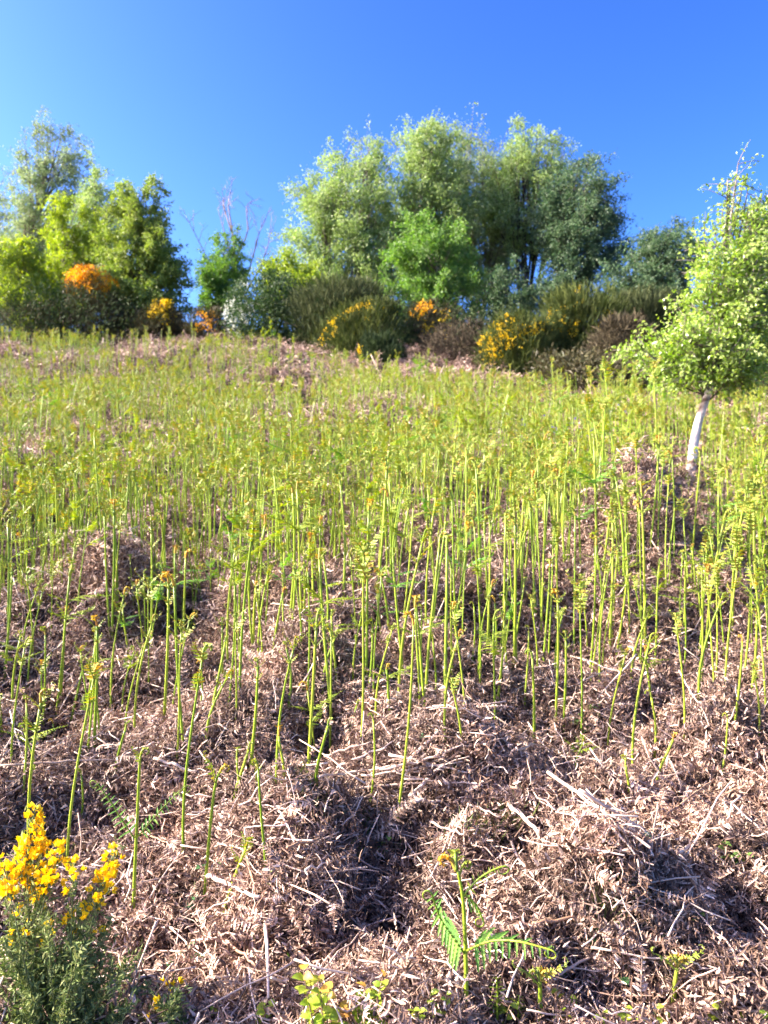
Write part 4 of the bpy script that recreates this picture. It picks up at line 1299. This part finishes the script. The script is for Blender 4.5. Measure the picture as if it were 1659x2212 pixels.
def near_gorse(base_px, spikes, bare, nlow, label, r, d0=None):
    b = at(*base_px)
    root = thing('gorse_bush', label, 'shrub', tuple(b))
    sp = MB()
    dd = b[1] if d0 is None else d0

    def stem(tip, depth, n_sp, start=None):
        t = ray(*tip, depth)
        a = b + np.array([r.normal(0, 0.03), r.normal(0, 0.03), -0.02]) if start is None else start
        P = bez(a, a * 0.55 + t * 0.45 + np.array([r.normal(0, .02), r.normal(0, .02), 0.03]), t, 10)
        mb = MB(); add_tube(mb, P - b, np.linspace(0.0028, 0.0010, 10), 5)
        link('stem', mb.mesh('gorse_stem', M['gorse_stem'], True), root)
        tt = r.random(n_sp)[:, None] ** 0.8 * 0.9 + 0.1
        i = tt * 9
        i0 = np.clip(i.astype(int), 0, 8)
        p = P[i0[:, 0]] + (P[i0[:, 0] + 1] - P[i0[:, 0]]) * (i - i0)
        T = nrm(P[i0[:, 0] + 1] - P[i0[:, 0]])
        A = T * 0.7 + nrm(r.normal(0, 1, p.shape))
        p = p + nrm(r.normal(0, 1, p.shape)) * np.abs(r.normal(0, 0.013, (n_sp, 1)))
        leaves(sp, p - b, A, r.normal(0, 1, p.shape), r.uniform(0.009, 0.021, n_sp), r.uniform(0.0028, 0.0055, n_sp), 0.1)
        return P

    for (px, py, ln, nf) in spikes:
        dep = dd + r.uniform(-0.06, 0.08)
        P = stem((px, py), dep, 200)
        T = nrm(P[-1] - P[-3])
        l = ln / F_ * dep
        for k in range(nf):
            u = r.random() ** 0.8
            c = P[-1] - T * l * u + r.normal(0, 0.0115, 3) * (0.5 + 0.9 * u)
            out = c - (P[-1] - T * l * u)
            A = nrm(out / 0.012 + T * 0.8 + np.array([0, -0.35, 0.2])); S = nrm(np.cross([0, 0.1, 1], A)); Nn = np.cross(A, S)
            eu = mat_to_euler(np.stack([A, S, Nn], -1)[None])[0]
            link('flower', FLOWER, root, tuple(c - b), tuple(eu + r.normal(0, .3, 3)), float(r.uniform(0.0105, 0.0175)))
    for (px, py) in bare:
        stem((px, py), dd + r.uniform(-0.10, 0.10), 260)
    for k in range(nlow):
        px = base_px[0] + r.normal(0, 85); py = r.uniform(2040, 2230)
        stem((px, py), dd + r.uniform(-0.12, 0.14), 240)
    link('foliage', sp.mesh('gorse_spines', M['spine']), root)['kind'] = 'stuff'
    return root


r = np.random.default_rng(31)
near_gorse((120, 2300), [(74, 1748, 120, 48), (52, 1800, 80, 24), (38, 1850, 60, 22), (10, 1880, 70, 22), (132, 1828, 75, 22), (160, 1858, 40, 9), (110, 1870, 50, 16),
                         (252, 1832, 85, 30), (232, 1890, 40, 9), (195, 1945, 30, 5), (85, 1930, 30, 6), (42, 1955, 22, 6), (150, 1985, 20, 4), (-15, 1850, 60, 12), (215, 1930, 30, 5), (70, 1900, 40, 8), (95, 1985, 60, 4), (175, 2010, 60, 3), (20, 1995, 50, 4), (240, 1985, 60, 3)],
           [(300, 2060), (60, 2010), (180, 1960), (225, 2020), (0, 2030), (270, 2110), (150, 2030), (20, 1990), (105, 1990), (320, 2130), (240, 2080), (80, 2060), (-20, 2070), (130, 2080)],
           44, 'young spiny gorse bush covered with bright yellow flower spikes', r, d0=1.56)
near_gorse((350, 2260), [(368, 2135, 45, 12), (345, 2165, 25, 5)], [(385, 2150), (340, 2190), (310, 2200), (395, 2200), (330, 2160)], 0,
           'small gorse sprig with one little orange yellow flower cluster', r, d0=1.58)

# ------------------------------------------------------------------ leafy sprigs and brambles near the viewer
M['lime'] = leaf_mat('lime', [(0.24, 0.36, 0.035), (0.32, 0.42, 0.045), (0.38, 0.42, 0.05)], trans=0.4, rough=0.35, spec=0.5, by='object')
M['bramble'] = leaf_mat('bramble', [(0.06, 0.16, 0.055), (0.09, 0.21, 0.07), (0.12, 0.24, 0.08)], trans=0.25, rough=0.35, spec=0.5, by='object')
M['bramble_lime'] = leaf_mat('bramble_lime', [(0.15, 0.27, 0.06), (0.22, 0.32, 0.07)], trans=0.35, rough=0.4, by='object')
M['cane'] = leaf_mat('cane', [(0.16, 0.10, 0.06), (0.22, 0.15, 0.08)], trans=0.0, by='object')


def oval_leaf():
    mb = MB()
    s = np.linspace(0, 1, 9)
    w = 0.36 * np.sin(np.pi * np.clip(s, 0, 1) ** 0.8) ** 0.75
    w[1:-1] *= np.where(np.arange(1, 8) % 2 == 0, 0.88, 1.06)
    c = np.stack([s, 0 * s, 0.06 * np.sin(s * 3.14) - 0.12 * s * s], -1)
    V = np.stack([c + np.stack([0 * s, w, w * 0.3], -1), c, c + np.stack([0 * s, -w, w * 0.3], -1)], 1).reshape(-1, 3)
    k = np.arange(8)[:, None] * 3
    return mb.add(V, np.concatenate([k + [[0, 1, 4, 3]], k + [[1, 2, 5, 4]]]))


OV = oval_leaf()
OVM = {k: OV.mesh('oval_leaf', M[k], True) for k in ('lime', 'bramble', 'bramble_lime')}
OVR = OV.mesh('oval_leaf', M['crozier_rust'], True)


def sprig(name, label, cat, base_px, tips, nleaf, lsz, mk, r, orange=0, lift=0.0, dd=None):
    b = at(*base_px)
    dd = dd or b[1]
    root = thing(name, label, cat, tuple(b))
    for (px, py) in tips:
        t = ray(px, py, dd + r.uniform(-.03, .03))
        if lift: t[2] = max(t[2], float(height(t[0], t[1])) + lift)
        P = bez(b - np.array([0, 0, .01]), (b + t) / 2 + r.normal(0, 0.012, 3), t, 8)
        mb = MB(); add_tube(mb, P - b, np.linspace(0.0022, 0.001, 8), 5)
        link('stem', mb.mesh('sprig_stem', M['cane'], True), root)
        for k in range(nleaf):
            u = (k + 0.6) / nleaf
            i = min(6, int(u * 7))
            c = P[i] + (P[i + 1] - P[i]) * (u * 7 - i)
            a = k * 2.4 + r.normal(0, .4)
            A = nrm(np.array([math.cos(a), math.sin(a) * 0.8 - 0.2, r.uniform(-0.1, 0.6)])); up = np.array([0, -.3, 1]) + r.normal(0, .3, 3)
            S = nrm(np.cross(up, A)); Nn = np.cross(A, S)
            eu = mat_to_euler(np.stack([A, S, Nn], -1)[None])[0]
            me = OVR if (orange and k >= nleaf - orange) else OVM[mk]
            link('leaf', me, root, tuple(c - b), tuple(eu), float(lsz * r.uniform(0.7, 1.25) * (1 - 0.35 * u)))
    return root


r = np.random.default_rng(88)
sprig('leafy_sprig', 'lime green leafy sprig with orange tip, nearer the flowering gorse', 'sprig', (700, 2300), [(655, 2092), (690, 2120), (715, 2135), (675, 2150), (735, 2175)], 20, 0.034, 'lime', r, 2, dd=1.5)
sprig('leafy_sprig', 'lime green leafy sprig with one amber top leaf, nearer the large fern', 'sprig', (795, 2300), [(828, 2108), (790, 2130), (812, 2140), (770, 2170)], 20, 0.033, 'lime', r, 1, dd=1.5)
sprig('leafy_sprig', 'low lime green seedling leaves beside the stout orange budded shoot', 'sprig', (1225, 2230), [(1205, 2130), (1250, 2150)], 5, 0.028, 'lime', r)
sprig('leafy_sprig', 'spreading lime green seedling on litter between the two stout shoots', 'sprig', (1330, 2250), [(1305, 2180), (1350, 2170), (1375, 2195)], 6, 0.028, 'lime', r)
sprig('leafy_sprig', 'yellow green seedling leaves in the darkest hollow of the litter', 'sprig', (1610, 2240), [(1600, 2195), (1640, 2185)], 4, 0.028, 'lime', r)
for (px, py) in ((905, 2190), (950, 2150), (560, 2180), (480, 2185), (1090, 2190), (1420, 2190), (1530, 2185), (240, 2205)):
    sprig('leafy_sprig', 'small lime green leafy seedling low in the litter between the bigger plants', 'sprig', (px, py + 60), [(px + r.uniform(-25, 25), py - r.uniform(5, 30)) for _ in range(2)], 6, 0.024, 'lime', r, lift=0.05)['group'] = 'lime seedlings low in the litter'
for (bx, by, tips, mk, lb) in (
        (412, 2100, [(372, 2066), (440, 2070), (410, 2025)], 'bramble', 'dark green bramble leaves in the shade beside the pale thick stem'),
        (458, 1895, [(440, 1872), (478, 1858)], 'bramble', 'two small bramble leaves below the tall leaning rusty tipped shoot'),
        (425, 1745, [(372, 1710), (480, 1727)], 'bramble_lime', 'greyish green bramble leaves behind the V fronded fern'),
        (815, 1850, [(838, 1800), (772, 1826), (860, 1835)], 'bramble_lime', 'pale green bramble leaves at the foot of the straw pile'),
        (1590, 1875, [(1573, 1842), (1617, 1842), (1552, 1812)], 'bramble_lime', 'light green bramble sprig above the shaded hollow'),
        (1596, 1985, [(1594, 1955)], 'bramble_lime', 'single pale green leaf pair inside the shaded hollow'),
        (1640, 1985, [(1638, 1945)], 'bramble_lime', 'yellowing leaf pair at the far end of the shaded hollow'),
        (1300, 2110, [(1285, 2072), (1312, 2080)], 'bramble', 'bluish green bramble leaves on the rounded litter beside the large fern'),
        (1345, 2150, [(1338, 2112)], 'bramble', 'small green leaf cluster below the bluish bramble leaves'),
        (850, 1480, [(830, 1450), (862, 1455)], 'bramble', 'green leaf tuft at the foot of the tallest hooked shoot'),
        (1258, 1590, [(1245, 1550), (1270, 1520)], 'bramble_lime', 'small leafy climber round a shoot beside the black hollow'),
        (60, 2210, [(20, 2180), (50, 2190)], 'bramble', 'dark green leaves tucked under the yellow gorse bush')):
    sprig('bramble_sprig', lb, 'bramble', (bx, by), tips, 3, 0.040, mk, r, lift=0.03)


for k in range(34):
    px, py = r.uniform(20, 1640), r.uniform(1330, 2150)
    mk = 'bramble_lime' if r.random() < 0.5 else 'bramble'
    sprig('bramble_sprig', 'tiny light green seedling poking through the brown litter' if mk == 'bramble_lime' else 'tiny dark green seedling poking through the brown litter', 'seedling',
          (px, py), [(px + r.uniform(-18, 18), py - r.uniform(14, 32)) for _ in range(int(r.integers(1, 3)))], 3, r.uniform(0.018, 0.034), mk, r, lift=0.05)['group'] = 'seedlings scattered through the litter'
# ------------------------------------------------------------------ grass tufts, bluebells
M['grass'] = leaf_mat('grass', [(0.07, 0.11, 0.03), (0.14, 0.17, 0.05), (0.22, 0.20, 0.09)], trans=0.25)
r = np.random.default_rng(12)
for (px, py, n, hgt, sp_, lb) in ((740, 1810, 260, 0.06, 0.09, 'yellowish fine grass tuft beside the pale bramble leaves'), (1065, 1850, 320, 0.075, 0.07, 'dark green fine grass tuft behind the large young fern'),
                                  (1330, 2030, 160, 0.05, 0.04, 'small dark grass tuft under the longest slanting stem')):
    b = at(px, py)
    o = thing('grass_tuft', lb, 'grass', tuple(b))
    p = np.stack([r.normal(0, sp_, n), r.normal(0, sp_ * 0.8, n), np.zeros(n)], -1)
    p[:, 2] = height(p[:, 0] + b[0], p[:, 1] + b[1]) - b[2]
    mb = MB(); leaves(mb, p, r.normal(0, 0.55, (n, 3)) * [1, 1, 0] + [0, 0, 1], r.normal(0, 1, (n, 3)), hgt * r.uniform(0.5, 1.4, n), 0.0028, 0.1)
    link('blade_clump', mb.mesh('blades', M['grass']), o)['kind'] = 'stuff'
M['bluebell'] = leaf_mat('bluebell', [(0.10, 0.09, 0.26), (0.14, 0.12, 0.30)], trans=0.3)
bell = MB()
leaves(bell, np.zeros((5, 3)), np.array([[math.cos(a) * .45, math.sin(a) * .45, -1] for a in np.arange(5) * 1.257]), np.array([[math.cos(a), math.sin(a), 0.3] for a in np.arange(5) * 1.257]), np.full(5, 0.022), np.full(5, 0.012), 0.2)
BELL = bell.mesh('bell', M['bluebell'])
bs = MB(); add_tube(bs, np.array([[0, 0, -0.02], [0.005, 0, 0.15], [0.02, 0, 0.28], [0.05, 0, 0.36], [0.085, 0, 0.37]]), [0.003, 0.003, 0.0025, 0.002, 0.0015], 5)
BST = bs.mesh('bluebell_stem', M['stem'], True)
for k in range(16):
    px, py = r.uniform(1100, 1420), r.uniform(935, 1010)
    b = at(px, py)
    o = thing('bluebell', 'small violet blue bluebell among the bracken near the lone birch', 'bluebell', tuple(b), (0, 0, r.uniform(0, 6.28)), 'bluebells in the bracken', 1.0)
    link('stem', BST, o)
    for q, (x, z) in enumerate(((0.03, 0.31), (0.05, 0.355), (0.07, 0.37), (0.085, 0.37))):
        link('flower', BELL, o, (x, 0.012 * (-1) ** q, z), None, 1.4)
